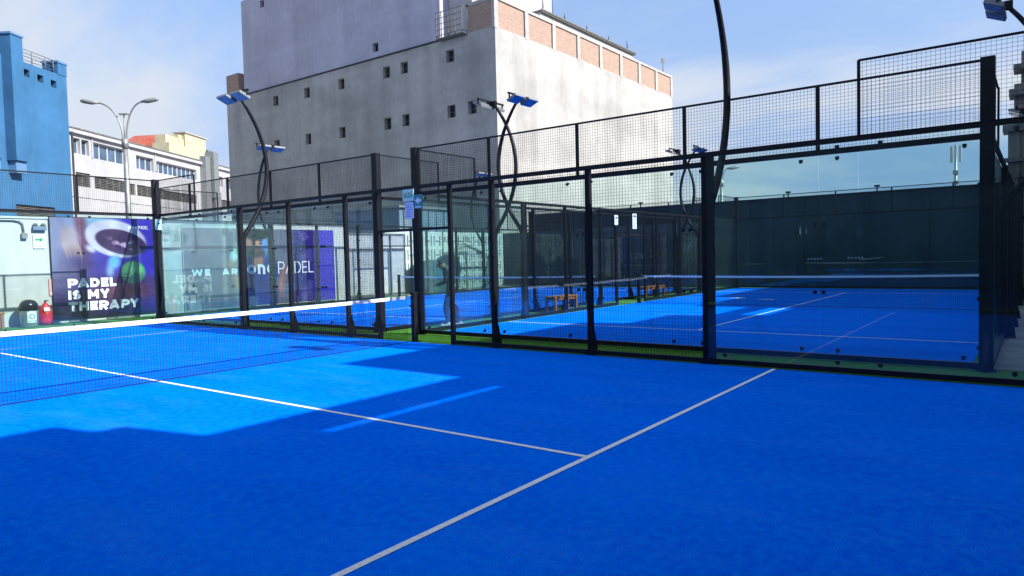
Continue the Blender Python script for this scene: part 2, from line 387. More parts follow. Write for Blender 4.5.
def back_fence(loc, rz, Lx, label, detail=True, corners=True):
    t = empty('court_back_fence', loc, rz); tag(t, label, 'court fence', 'fences around the padel courts')
    n = 5; d = Lx/n
    for i in range(n):
        g = inst('glass_panel', glass_panel(d, .09, 3.0), t, (i*d,0,0))
        if detail: clamps(t, g, d, .09, 3.0, True)
        inst('mesh_panel', mesh_panel(d, 3.06, 4.0), t, (i*d,0,0))
    for i in range(1, n): inst('post', post_mesh(.05, .045, 4.0, False, 3.05), t, (i*d,0,0))
    if corners:
        for i in (0, n): inst('corner_post', post_mesh(.16, .14, 4.03, True), t, (i*d, -.07, 0))
    rail(t, .05, Lx-.05, 2.995, .08); rail(t, .05, Lx-.05, 3.985, .03, .03)
    rail(t, .05, Lx-.05, .012, .08, .06, 'base_rail')
    return t
side_fence((0,10,0), -PI/2, 'near court side fence of black mesh and glass with open gate at the net')
side_fence((-10,-10,0), PI/2, 'black mesh side fence beside the camera, seen only as a reflection', detail=False)
back_fence((-10,10,0), 0, 10, 'glass back fence of the near court in front of the tennis ball poster')
back_fence((1.17,-9.3,0), PI/2, 10.24, 'tall glass back fence of the right-hand court, just behind the near fence at right')
side_fence((1.17,.94,0), 0, 'side fence of the right-hand court running away along the alley with the orange benches', detail=False)
side_fence((21.17,-9.3,0), PI, 'side fence of the right-hand court beside the grey pavement at the right edge', detail=False)
back_fence((21.2,.94,0), -PI/2, 10.24, 'far glass fence of the right-hand court against the dark green wall', detail=False)
back_fence((1.1,2.12,0), PI/2, 10.0, 'tall glass back fence of the middle court, in front of the poster of the player')
side_fence((21.1,2.12,0), PI, 'side fence of the middle court on the left of the alley with the orange benches', detail=False)
side_fence((1.1,12.1,0), 0, 'far side fence of the middle court in front of the corrugated gate', detail=False)
back_fence((21.1,12.12,0), -PI/2, 10.0, 'far glass fence of the middle court in front of the white block wall', detail=False)

# ------------------------------------------------------------------ nets
def net(loc, rz, Lx, label, strap=False):
    t = empty('padel_net', loc, rz); tag(t, label, 'net', 'padel court nets')
    sag = lambda x: .92-.04*(1-(2*x/Lx-1)**2)
    b = MB(); n = int(Lx/.045); q = 19; x0, x1 = .28, Lx-.28; W2 = .0019
    for i in range(n+1):
        x = x0+(x1-x0)*i/n; z = sag(x)-.03; b.box(x-W2, x+W2, -W2, W2, .015, z, False)
    K = 20
    for j in range(q+1):
        for k in range(K):
            xa = x0+(x1-x0)*k/K; xb = x0+(x1-x0)*(k+1)/K; za = .015+(sag(xa)-.045)*j/q; zb = .015+(sag(xb)-.045)*j/q
            w_ = W2*1.0 if j else .006
            b.quad((xa,-.001,za-w_),(xb,-.001,zb-w_),(xb,-.001,zb+w_),(xa,-.001,za+w_))
            b.quad((xa,.001-W2,za+w_),(xb,.001-W2,zb+w_),(xb,W2,zb+w_),(xa,W2,za+w_))
    b.build('net_mesh', M['net'], t)
    b = MB()
    for k in range(K):
        xa = x0+(x1-x0)*k/K; xb = x0+(x1-x0)*(k+1)/K; za, zb = sag(xa), sag(xb)
        for yy in (-.009, .009):
            b.quad((xa,yy,za-.06),(xb,yy,zb-.06),(xb,yy,zb),(xa,yy,za))
        b.quad((xa,-.009,za),(xb,-.009,zb),(xb,.009,zb),(xa,.009,za))
    b.build('net_tape', M['tape'], t)
    b = MB(); b.tube([(.05,0,.915),(.3,0,.915)], .006, 6); b.tube([(Lx-.3,0,.915),(Lx-.05,0,.915)], .006, 6); b.build('net_cable', M['galv'], t)
    for x in (.09, Lx-.09):
        b = MB(); b.box(x-.045, x+.045, -.045, .045, 0, .96); b.box(x-.1, x+.1, -.08, .08, 0, .012)
        b.box(x-.055, x+.055, -.055, .055, .93, .98); b.tube([(x,.04,.7),(x,.12,.7)], .02, 8); b.build('net_post', M['black'], t)
    return t
net((-10,0,0), 0, 10.12, 'near net with thick white tape slanting across the left of the picture')
net((11.2,-9.15,0), PI/2, 9.97, 'net of the right-hand court, its white tape level behind the glass at right')
net((11.1,2.05,0), PI/2, 9.97, 'net of the middle court, seen behind the walking person')

# ------------------------------------------------------------------ floodlight poles
def flood_pole(loc, rz, label):
    # local +y points outward from the court; the pole bows outward and comes back over the court
    t = empty('floodlight_pole', loc, rz); tag(t, label, 'floodlight', 'curved floodlight poles of the courts')
    P = []
    for k in range(25):
        z = 1.3+(5.7-1.3)*k/24; y = .12+.74*(1-((z-4.05)/1.75)**2) if z > 2.3 else .12
        P.append((0, max(.10, y), z))
    P = [(0,.13,0),(0,.13,.7)]+P
    b = MB(); b.tube(P, [.055]*(len(P)-8)+[.055-.0025*i for i in range(8)], 10)
    b.box(-.1,.1,.03,.22,0,.015); b.build('pole', M['black'], t)
    ty, tz = P[-1][1], P[-1][2]
    b = MB(); b.box(-.55,.55,ty-.16,ty-.11,tz+.1,tz+.14); b.box(-.04,.04,ty-.2,ty+.05,tz-.03,tz+.12); b.build('crossbar', M['black'], t)
    for s in (-1, 1):
        c = Vector((s*.29, ty-.2, tz-.0)); ay = Vector((0,.14,-.062)); az_ = Vector((0,.03,.07)).normalized()*.03
        b = MB(); b.obox(c, (.22,0,0), ay, az_); b.obox(c+az_*1.4, (.17,0,0), ay*.6, az_*.5); h = b.build('floodlight', M['lamp'], t)
        b = MB(); b.obox(c-az_*1.12, (.205,0,0), ay*.92, az_*.1); b.build('lens', M['skylens'], h)
        for e_ in (-.2, .2): b = MB(); b.box(s*.32+e_-.01, s*.32+e_+.01, ty-.17, ty-.13, tz-.0, tz+.12); b.build('bracket', M['black'], h)
    return t
flood_pole((0.03,6,0), -PI/2, 'curved black floodlight pole in front of the left edge of the concrete building')
flood_pole((0.03,-6,0), -PI/2, 'tall curved black pole crossing the sky right of the concrete building')
for x, a in ((5.2,'nearer'),(17.2,'farther')):
    flood_pole((x,.96,0), 0, ('nearer' if a == 'nearer' else 'farther')+' right-leaning pole of a crossed pair over the alley between two courts' )
    flood_pole((x,2.1,0), PI, a+' left-leaning pole of a crossed pair over the alley between two courts')
    flood_pole((x,12.1,0), 0, ('floodlight pole beyond the middle court, its lamps just right of the leftmost pole' if a == 'nearer' else 'floodlight pole beyond the middle court, its lamps before the shaded concrete wall'))
flood_pole((5.2,-9.2,0), PI, 'floodlight pole cut by the upper right corner of the picture')
flood_pole((17.2,-9.2,0), PI, 'small distant floodlight pole behind the right edge of the right-hand court')

# ------------------------------------------------------------------ walls, posters
def text_mesh(s, x0, x1, z0, z1, y, m, parent, name='lettering', bold=.0, th=.003):
    cu = bpy.data.curves.new('t', 'FONT'); cu.body = s; cu.size = 1; cu.offset = bold; cu.extrude = 0.0
    o = bpy.data.objects.new('t', cu); me = bpy.data.meshes.new_from_object(o)
    V = np.empty(len(me.vertices)*3); me.vertices.foreach_get('co', V); V = V.reshape(-1,3)
    mn, mxx = V.min(0), V.max(0); q = np.zeros_like(V)
    q[:,0] = x0+(V[:,0]-mn[0])/(mxx[0]-mn[0])*(x1-x0); q[:,2] = z0+(V[:,1]-mn[1])/(mxx[1]-mn[1])*(z1-z0); q[:,1] = y
    me.vertices.foreach_set('co', q.ravel()); me.materials.append(m); me.update()
    bpy.data.objects.remove(o); bpy.data.curves.remove(cu)
    ob = bpy.data.objects.new(name, me); COL.objects.link(ob); ob.parent = parent; return ob
def sign_letters(txt, x0, x1, z0, z1, y, m, parent, wt=.24, gap=.22, name='lettering'):
    # geometric sans letters built from strokes; every letter box is 1 high, its own width wide
    A = lambda cx, cz, r1, r2, a0, a1, n=10: [(cx+r1*math.cos(math.radians(a0+(a1-a0)*i/n)), cz+r2*math.sin(math.radians(a0+(a1-a0)*i/n))) for i in range(n+1)]
    h = wt/2; t, b_ = 1-h, h; md = .5
    G = {'P':(.78,[[(h,0),(h,1)],[(h,t),(.42,t)]+A(.42,(t+.42)/2,.36-h*.0,(t-.42)/2,90,-90)+[(h,.42)]]),
     'A':(.98,[[(h*.9,0),(.49,1)],[(.98-h*.9,0),(.49,1)],[(.2,.27),(.78,.27)]]),
     'D':(.86,[[(h,0),(h,1)],[(h,t),(.38,t)]+A(.38,.5,.48-h,t-.5,90,-90,14)+[(h,b_)]]),
     'E':(.70,[[(h,0),(h,1)],[(h,t),(.7,t)],[(h,md),(.64,md)],[(h,b_),(.7,b_)]]),
     'L':(.66,[[(h,0),(h,1)],[(h,b_),(.66,b_)]]), 'I':(wt,[[(h,0),(h,1)]]),
     'S':(.72,[A(.36,.5+(t-.5)/2,.36-h,(t-.5)/2,20,270,12)+A(.36,.5-(.5-b_)/2,.36-h,(.5-b_)/2,90,-160,12)[1:]]),
     'M':(1.04,[[(h,0),(h,1)],[(1.04-h,0),(1.04-h,1)],[(h,.96),(.52,.28)],[(1.04-h,.96),(.52,.28)]]),
     'Y':(.90,[[(h*.8,1),(.45,.42)],[(.9-h*.8,1),(.45,.42)],[(.45,0),(.45,.48)]]),
     'T':(.80,[[(.4,0),(.4,1)],[(0,t),(.8,t)]]), 'H':(.86,[[(h,0),(h,1)],[(.86-h,0),(.86-h,1)],[(h,md),(.86-h,md)]]),
     'R':(.82,[[(h,0),(h,1)],[(h,t),(.42,t)]+A(.42,(t+.42)/2,.36,(t-.42)/2,90,-90)+[(h,.42)],[(.42,.42),(.82-h*.8,0)]]),
     'W':(1.4,[[(h*.8,1),(.38,0)],[(.38,0),(.7,.95)],[(.7,.95),(1.02,0)],[(1.02,0),(1.4-h*.8,1)]]),
     'o':(.86,[A(.43,.5,.43-h,.5-h,0,360,20)]), 'n':(.78,[[(h,0),(h,1)],A(.39,.55,.39-h,.45-h,180,0,12)+[(.78-h,0)]]),
     'e':(.86,[[(h*.8,.5),(.86-h,.5)]+A(.43,.5,.43-h,.5-h,0,325,18)]), ' ':(.42,[])}
    tot = sum(G[c][0] for c in txt)+gap*(len(txt)-1); k = (x1-x0)/tot; b = MB(); u0 = 0; lay = 0
    for c in txt:
        for st in G[c][1]:
            for i in range(len(st)-1):
                (ax, az_), (bx, bz) = st[i], st[i+1]; dx, dz = bx-ax, bz-az_; ln = math.hypot(dx*k, dz*(z1-z0)) or 1
                th_ = h*(z1-z0)*.98; nx, nz = -dz*(z1-z0)/ln*th_, dx*k/ln*th_; yy = y-.0003*(lay % 7); lay += 1
                ex, ez = (dx*k/ln*th_*.25, dz*(z1-z0)/ln*th_*.25) if len(st) > 3 else (0, 0)
                P_ = lambda px_, pz_, sx_, e_: (x0+(u0+px_)*k+sx_*nx+e_*ex, yy, z0+pz_*(z1-z0)+sx_*nz+e_*ez)
                b.quad(P_(ax,az_,-1,-1), P_(bx,bz,-1,1), P_(bx,bz,1,1), P_(ax,az_,1,-1))
        u0 += G[c][0]+gap
    return b.build(name, m, parent)
def print_sheet(name, x0, x1, z0, z1, y, nx, nz, fn, parent, gain=.55):
    me = bpy.data.meshes.new(name); X, Z = np.meshgrid(np.linspace(0,1,nx), np.linspace(0,1,nz))
    v = np.stack([x0+X*(x1-x0), np.full_like(X, y), z0+Z*(z1-z0)], -1).reshape(-1,3)
    idx = np.arange(nx*nz).reshape(nz, nx); fc = np.stack([idx[:-1,:-1], idx[:-1,1:], idx[1:,1:], idx[1:,:-1]], -1).reshape(-1,4)
    me.from_pydata(v.tolist(), [], fc.tolist()); c = fn(X, Z)
    c = np.clip(c/255, 0, 1); c = np.where(c <= .04045, c/12.92, ((c+.055)/1.055)**2.4)*gain
    a = me.color_attributes.new('Print', 'FLOAT_COLOR', 'POINT')
    a.data.foreach_set('color', np.concatenate([c.reshape(-1,3), np.ones((nx*nz,1))], 1).ravel().astype(np.float32))
    me.materials.append(M['print']); o = bpy.data.objects.new(name, me); COL.objects.link(o); o.parent = parent; return o
rng = np.random.default_rng(3)
def fbm(X, Z, s, seed=0, sx=1, sz=1):
    r_ = np.random.default_rng(seed); o = np.zeros_like(X); amp = 1
    for k in range(4):
        for _ in range(3):
            a, b_, p = r_.normal(size=2).tolist()+[r_.uniform(0, 6.28)]
            o += amp*np.sin(s*(2**k)*(a*X*sx+b_*Z*sz)+p+2*np.sin(s*(2**k)*.7*(b_*X-a*Z)))
        amp *= .55
    return o/4.5
def sm(d, w_): return 1/(1+np.exp(np.clip(d/w_, -40, 40)))
def put(c, m, col): return c*(1-m[...,None])+np.array(col, float)*m[...,None]
def ell(X, Z, cx, cz, rx, rz, a=0):
    x = (X-cx)*math.cos(a)+(Z-cz)*math.sin(a); z = -(X-cx)*math.sin(a)+(Z-cz)*math.cos(a)
    return np.sqrt((x/rx)**2+(z/rz)**2)-1
def art_ball(X, Z):
    c = np.zeros(X.shape+(3,))+np.array([52,34,112.])
    c = put(c, sm(.35-Z*.5-X*.5, .12), (66,44,198)); c = put(c, sm(X-.30, .08)*sm(.22-Z, .1), (150,158,196))
    c = put(c, sm(ell(X,Z,.42,.97,.2,.14,.3), .25), (142,196,226))
    c = put(c, sm(X-.9+Z*.2, .1)*sm(Z-.2, .05), (40,20,74)); c = put(c, sm(abs(X-.29+.1*(Z-.8))-.055, .012)*sm(.6-Z, .05), (118,72,104))
    for i in range(5): c = put(c, sm(ell(X,Z,.13+i*.032,.70-.012*abs(i-2),.015,.085,.25), .1), (214,176,172))
    c = put(c, sm(ell(X,Z,.17,.8,.085,.12,.2), .2), (190,172,184)); c = put(c, sm(ell(X,Z,.23,.52,.12,.09), .5)*.8, (52,40,90))
    c = put(c, sm(ell(X,Z,.12,.45,.1,.08), .5)*.6, (140,132,170)); c = put(c, sm(ell(X,Z,.7,.25,.34,.12), .3), (122,66,84)); c = put(c, sm(ell(X,Z,.62,.36,.4,.035), .4)*.8, (80,48,96))
    c = put(c, sm(ell(X,Z,.62,.79,.31,.19,-.22), .02), (222,220,244)); c = put(c, sm(ell(X,Z,.67,.755,.265,.125,-.25), .02), (70,40,92))
    st = sm(ell(X,Z,.7,.74,.15,.05,-.3), .2)*(fbm(X,Z,26,5,.6,2) > .25); c = put(c, st, (186,158,190))
    c = put(c, sm(ell(X,Z,.585,.55,.06,.07,-.5), .15), (110,190,236)); c = put(c, sm(ell(X,Z,.54,.46,.035,.06), .3), (150,190,226)); c = put(c, sm(ell(X,Z,.36,.69,.05,.03,-.6), .2), (226,224,244))
    bl = sm(ell(X,Z,.775,.44,.125,.118), .04); c = put(c, bl, (104,196,120)); c = put(c, bl*sm(ell(X,Z,.755,.47,.07,.06), .5), (150,226,160))
    c = put(c, bl*sm(Z-.425, .012)*.8, (86,122,120)); c = put(c, bl*sm(abs(ell(X,Z,.70,.5,.1,.1))-.05, .02)*.8, (190,236,190)); c = put(c, sm(Z-.03, .02), (22,14,44))
    n = fbm(X, Z, 9, 2)[...,None]*9+fbm(X, Z, 40, 8)[...,None]*9*sm(Z-.4, .1)[...,None]
    return c*(1+n/100)+n
def art_player(X, Z):
    A = 6.3/2.85; x = X*A
    c = np.zeros(X.shape+(3,))+np.array([104,106,118.]); c = put(c, sm(-X+.60, .02)*.5, (92,92,140)); c = put(c, sm(.69-X, .004), (36,20,112))
    c = put(c, sm(abs(X-.78)-.045, .008)*(fbm(X,Z,30,4,1,.3) > 0)*.55, (120,116,176)); c = put(c, sm(.86-X, .006), (58,40,185))
    hx, hz = .442*A, .80
    c = put(c, sm(ell(x,Z,hx+.03,hz-.34,.30,.2), .05), (40,44,128)); c = put(c, sm(abs(x-hx-.02)-.25+.0*Z, .012)*sm(Z-.5, .02), (38,42,124))
    c = put(c, sm(ell(x,Z,hx,hz-.2,.085,.12), .06), (180,120,98)); c = put(c, sm(ell(x,Z,hx,hz-.01,.145,.17), .03), (226,164,134))
    c = put(c, sm(ell(x,Z,hx-.1,hz-.01,.05,.14), .15)*.5, (150,92,74)); c = put(c, sm(ell(x,Z,hx+.105,hz-.02,.045,.14), .12)*.85, (96,165,255))
    c = put(c, sm(ell(x,Z,hx,hz+.125,.16,.075), .05), (18,13,18)); c = put(c, sm(ell(x,Z,hx,hz-.115,.11,.065), .1)*.85, (52,32,32)); c = put(c, sm(ell(x,Z,hx,hz-.085,.045,.012), .2), (150,84,80))
    for s_3 in (-.055,.055): c = put(c, sm(ell(x,Z,hx+s_3,hz+.01,.022,.012), .2), (24,16,20)); c = put(c, sm(ell(x,Z,hx+s_3,hz+.042,.034,.008), .2), (30,20,24))
    c = put(c, sm(ell(x,Z,hx-.01,hz-.035,.016,.03), .3)*.6, (130,80,64))
    c = put(c, sm(ell(x,Z,hx-.32,.36,.05,.16,.35), .15), (168,122,108)); c = put(c, sm(ell(x,Z,hx-.37,.55,.045,.09,-.2), .15), (176,130,116)); c = put(c, sm(ell(x,Z,hx-.31,.68,.06,.1,-.4), .15), (215,240,235)); c = put(c, sm(ell(x,Z,hx-.27,.72,.035,.05,-.4), .2), (70,170,110))
    c = put(c, sm(ell(x,Z,hx+.38,.40,.05,.14,-.2), .15), (150,100,96)); c = put(c, sm(ell(x,Z,hx+.36,.20,.05,.12,.3), .15), (160,112,104)); c = put(c, sm(ell(x,Z,hx+.43,.2,.03,.12,-.5), .15), (80,110,160))
    n = fbm(X, Z, 11, 6)[...,None]*5
    return c+n
wl = empty('white_boundary_wall', (0,13.22,0)); tag(wl, 'long white painted boundary wall behind the near court, with the posters on it', 'wall')
b = MB(); b.box(-20, 9.28, 0, .2, 0, 3.05); b.build('wall_face', M['white'], wl)
b = MB(); b.box(-20, 9.28, -.03, .23, 3.05, 3.11); b.build('coping', M['trim'], wl)
b = MB(); b.box(9.28, 9.42, -.02, .2, 0, 3.0); b.build('wall_pier', M['white'], wl)

p1 = empty('poster', (0,13.2,0)); tag(p1, 'purple poster with racket and green ball, reading PADEL IS MY THERAPY', 'poster')
b = MB(); b.box(-1.57, 1.42, -.035, .0, .09, 3.13); b.build('board', M['black'], p1)
print_sheet('printed_face', -1.55, 1.40, .12, 3.11, -.038, 230, 230, art_ball, p1)
Wd = 2.95; Hd = 2.99
def P1(u0, u1, v0, v1): return (-1.55+Wd*u0, -1.55+Wd*u1, .12+Hd*v0, .12+Hd*v1)
sign_letters('PADEL', *P1(.13,.60,.300,.392), -.042, M['letter'], p1, .3, .1)
sign_letters('IS MY', *P1(.13,.525,.183,.275), -.042, M['letter'], p1, .3, .1)
sign_letters('THERAPY', *P1(.13,.82,.066,.158), -.042, M['letter'], p1, .3, .1)
sign_letters('one', *P1(.745,.84,.895,.925), -.042, M['letter'], p1, .3, .12); sign_letters('PADEL', *P1(.85,.955,.895,.93), -.042, M['letter'], p1, .1, .2)

p2 = empty('poster', (0,13.2,0)); tag(p2, 'wide grey and purple poster of a player in a blue shirt, reading WE ARE onePADEL', 'poster')
b = MB(); b.box(2.38, 8.72, -.035, .0, .05, 2.9); b.build('board', M['trim'], p2)
print_sheet('printed_face', 2.4, 8.7, .07, 2.88, -.038, 260, 120, art_player, p2, .85)
sign_letters('WE  ARE', 2.65, 4.62, 1.24, 1.46, -.042, M['letter'], p2, .3, .25)
sign_letters('one', 4.74, 5.92, 1.22, 1.58, -.042, M['letter'], p2, .3, .12)
sign_letters('PADEL', 6.05, 7.65, 1.2, 1.66, -.042, M['letter'], p2, .1, .2)

# corrugated gate and things at the end of the white wall
g = empty('corrugated_gate', (9.42,13.3,0)); tag(g, 'grey corrugated metal fence panels with a hinged door right of the player poster', 'gate')
b = MB(); n = 44
for i in range(n):
    x0 = 3.4*i/n; x1 = 3.4*(i+1)/n; y0 = .0 if i % 2 else .045; y1 = .045 if i % 2 else 0
    b.quad((x0,y0,.05),(x1,y1,.05),(x1,y1,2.78),(x0,y0,2.78))
b.build('corrugated_sheet', M['corr'], g)
b = MB()
for z in (.1, 2.05, 2.74): b.box(0, 3.4, -.04, -.003, z, z+.05)
for x in (0, 1.55, 2.5, 3.36): b.box(x, x+.04, -.05, -.004, 0, 2.8)
b.build('gate_frame', M['louv'], g)
d = empty('shed', (15.15,16,0)); tag(d, 'blue-grey metal shed rising behind the white wall right of the corrugated gate', 'shed')
b = MB(); b.box(0, 3.65, 0, 5, 0, 4.25); b.build('wall', M['bluegrey'], d)
b = MB(); b.box(-.12, 3.77, -.15, 5.2, 4.25, 4.36); b.build('roof', M['galv'], d)
b = MB()
for k in range(6): b.box(.3+k*.6,.34+k*.6,-.05,-.002,0,4.2)
b.build('rib', M['louv'], d)
bw = empty('white_block_wall', (12.85,14.6,0)); tag(bw, 'white wall of patterned breeze blocks behind the parasol right of the corrugated gate', 'wall')
b = MB(); b.box(0,9.0,0,.2,0,2.98); b.build('wall_face', M['blok'], bw)
b = MB()
for i in range(14):
    for j in range(4):
        x = .2+i*.62; z = .25+j*.68
        b.box(x,x+.05,-.05,-.002,z,z+.5); b.box(x+.42,x+.47,-.05,-.002,z,z+.5); b.box(x+.052,x+.418,-.05,-.002,z+.22,z+.26)
        if (i+j) % 3 == 0: b.box(x+.16,x+.3,-.05,-.002,z+.32,z+.44)
b.build('block_pattern', M['trim'], bw)
fw = empty('dark_boundary_wall', (22.9,-14,0)); tag(fw, 'dark green-black boundary wall behind the far end of the right-hand court', 'wall')
b = MB(); b.box(0,.25,5.1,27.2,0,3.93); b.box(0,.25,27.205,31.5,0,3.0)
for k in range(9): b.box(-.06,-.001,5.3+k*2.4,5.42+k*2.4,0,3.9)
b.build('wall_face', M['wall'], fw)
b = MB(); b.box(-.05,.3,5.1,27.2,3.93,4.0); b.build('coping', M['black'], fw)
b = MB()
for y in (5.6, 9.6, 13.2, 16.9, 20.5): b.tube([(.1,y,4.0),(.1,y,4.2)], .03, 6); b.box(.04,.16,y-.1,y+.1,4.18,4.26)
b.build('wall_light', M['black'], fw)
for y0, y1, z in ((-2.66,-2.05,1.22),(-4.2,-3.6,1.24)):
    t = empty('court_sticker', (21.14,(y0+y1)/2,z)); tag(t, 'pale lettering sticker on far glass, '+('left one of two' if y0 > -3 else 'right one of two'), 'sticker', 'stickers on the far glass')
    text_h = (y1-y0)/2
    b = MB()
    for k in range(5): b.box(-.004, 0, -text_h+k*.125, -text_h+k*.125+.075, -.03, .05)
    b.build('sticker_print', M['galv'], t)
pr = empty('parasol', (17.3,13.45,0)); tag(pr, 'wide cream parasol standing beyond the middle court', 'parasol')
b = MB(); n = 8
for k in range(n):
    a, c = 2*PI*k/n, 2*PI*(k+1)/n; R_ = 1.15
    b.quad((0,0,2.45),(0,0,2.45),(R_*math.cos(a),R_*math.sin(a),1.93),(R_*math.cos(c),R_*math.sin(c),1.93))
    b.quad((R_*math.cos(a),R_*math.sin(a),1.93),(R_*math.cos(c),R_*math.sin(c),1.93),(R_*math.cos(c),R_*math.sin(c),1.80),(R_*math.cos(a),R_*math.sin(a),1.80))
b.build('canopy', M['canvas'], pr); b = MB(); b.tube([(0,0,0),(0,0,2.5)], .03, 8); b.lathe([(.0,.08),(.3,.08),(.32,0)], 16); b.build('pole', M['galv'], pr)
tb = empty('tarpaulin_booth', (14.0,13.4,0)); tb.scale = (.62,.62,.72); tag(tb, 'dark teal tarpaulin booth with a sloping top left of the parasol', 'booth')
b = MB(); b.prism([(0,0),(2.9,0),(2.9,1.75),(1.9,2.2),(.5,1.9),(0,1.7)], 0, 1.3); b.build('cover', M['tealc'], tb)
b = MB(); b.tube([(0,-.02,0),(0,-.02,1.72)], .025, 6); b.tube([(2.9,-.02,0),(2.9,-.02,1.78)], .025, 6); b.build('frame', M['galv'], tb)

# ------------------------------------------------------------------ small things
def bench(loc, rz, Lx, label):
    t = empty('bench', loc, rz); tag(t, label, 'bench', 'varnished wooden benches')
    b = MB(); b.box(-Lx/2, Lx/2, -.19, -.01, .41, .45); b.box(-Lx/2, Lx/2, .01, .19, .41, .45); b.build('seat', M['orange'], t, .004)
    for sx in (-1, 1):
        for s_2 in (-1, 1):
            b = MB(); x = sx*(Lx/2-.06); y = s_2*.15; b.box(x-.035, x+.035, y-.035, y+.035, 0, .408); b.build('leg', M['orange'], t, .003)
    b = MB()
    for s_2 in (-1,1): b.box(-Lx/2+.1, Lx/2-.1, s_2*.15-.012, s_2*.15+.012, .33, .4)
    b.build('apron', M['orange'], t); return t
bench((7.55,1.42,0), 0, 1.25, 'orange wooden bench in the green alley, nearer of the two')
bench((13.5,1.40,0), 0, 1.6, 'orange wooden bench in the green alley, farther of the two, left of the thick post')
bench((-3.72,12.85,0), 0, 1.6, 'orange wooden bench by the white wall at the left edge')

t = empty('litter_bin', (-2.33,12.75,0)); t.scale = (.8,.8,.86); tag(t, 'steel litter bin with a black domed lid against the white wall', 'bin')
b = MB(); b.lathe([(.0,.0),(.25,.0),(.26,.02),(.28,.56),(.275,.57)], 28); b.build('body', M['silver'], t)
b = MB(); b.lathe([(.29,.53),(.3,.56),(.295,.66),(.26,.76),(.19,.84),(.1,.88),(0,.89)], 28); b.box(-.13,.13,-.3,-.262,.63,.72); b.build('lid', M['plast'], t)
b = MB()
for k in range(8):
    a = -PI/2-.5+k/8; c = a+1/8; b.quad((.288*math.cos(a),.288*math.sin(a),.14),(.288*math.cos(c),.288*math.sin(c),.14),(.292*math.cos(c),.292*math.sin(c),.5),(.292*math.cos(a),.292*math.sin(a),.5), True)
lb = b.build('label', M['paper'], t)
b = MB()
for k in range(20):
    a = 2*PI*k/20; c = 2*PI*(k+.8)/20; q = lambda g, R_: (R_*math.cos(g), -.2945+.08*(R_*math.cos(g))**2*8, .34+R_*math.sin(g))
    b.quad(q(a,.06),q(c,.06),q(c,.09),q(a,.09))
for x0 in (-.1,-.04,.02,.08): b.quad((x0,-.2935,.18),(x0+.04,-.2935,.18),(x0+.04,-.2945,.21),(x0,-.2945,.21))
b.build('ring_symbol', M['teal'], lb)

t = empty('fire_extinguisher', (-1.84,12.98,0)); t.scale = (.85,.85,.9); tag(t, 'fire extinguisher under a red cover at the foot of the white wall beside the bin', 'fire extinguisher')
b = MB(); b.lathe([(0,.02),(.2,.02),(.215,.12),(.19,.4),(.15,.55),(.08,.66),(.05,.7),(0,.71)], 20); b.build('cover', M['redp'], t)
b = MB(); b.obox((-.02,-.185,.5),(.085,0,0),(0,.004,0),(0,.01,.055)); b.build('white_patch', M['paper'], t)
b = MB(); b.tube([(0,0,.68),(.0,0,.76)], .03, 8); b.box(-.02,.1,-.02,.02,.75,.78); b.build('valve', M['black'], t)
t = empty('fire_sign', (-1.62,13.2,0)); tag(t, 'faded red and white extinguisher sign on the white wall', 'sign')
b = MB(); b.box(-.02,.3,-.012,-.002,.82,1.32); b.build('plate', M['pink'], t)
b = MB(); b.box(.05,.13,-.016,-.0125,.95,1.2); b.box(.02,.26,-.016,-.0125,.86,.91); b.box(.17,.2,-.016,-.0125,1.02,1.22); b.build('pictogram', M['paper'], t)
def arrow(b, x, z, s, y):
    b.prism([(x-s,z-.25*s),(x+.1*s,z-.25*s),(x+.1*s,z-.7*s),(x+s,z),(x+.1*s,z+.7*s),(x+.1*s,z+.25*s),(x-s,z+.25*s)], y, y+.002)
t = empty('exit_sign', (-1.83,13.2,0)); tag(t, 'small white sign with a green arrow high on the white wall', 'sign')
b = MB(); b.box(-.15,.15,-.012,-.002,2.2,2.6); b.build('plate', M['paper'], t)
b = MB(); arrow(b, 0, 2.45, .11, -.016); b.build('arrow', M['greens'], t); text_mesh('SALIDA', -.12, .12, 2.24, 2.29, -.0135, M['greens'], t)
t = empty('emergency_light', (-1.82,13.2,0)); tag(t, 'twin-headed emergency light above the green arrow sign', 'emergency light')
b = MB(); b.box(-.17,.17,-.1,-.001,2.72,2.84); b.build('housing', M['bluegrey'], t, .01)
for s in (-1,1): b = MB(); b.lathe([(0,0),(.06,.0),(.05,.07),(0,.08)], 14, (s*.1,-.06,2.845)); b.build('lamp_head', M['louv'], t)
t = empty('wall_conduit', (-2.2,13.2,0)); tag(t, 'blue-grey conduit running along the top of the white wall down to a small box', 'conduit')
b = MB(); b.tube([(-8,-.03,3.0),(-.25,-.03,3.0),(-.1,-.03,2.97),(-.03,-.03,2.9),(0,-.03,2.6)], .022, 8); b.build('pipe', M['galv'], t)
b = MB(); b.box(-.07,.07,-.08,-.002,2.48,2.64); b.build('junction_box', M['galv'], t, .005)

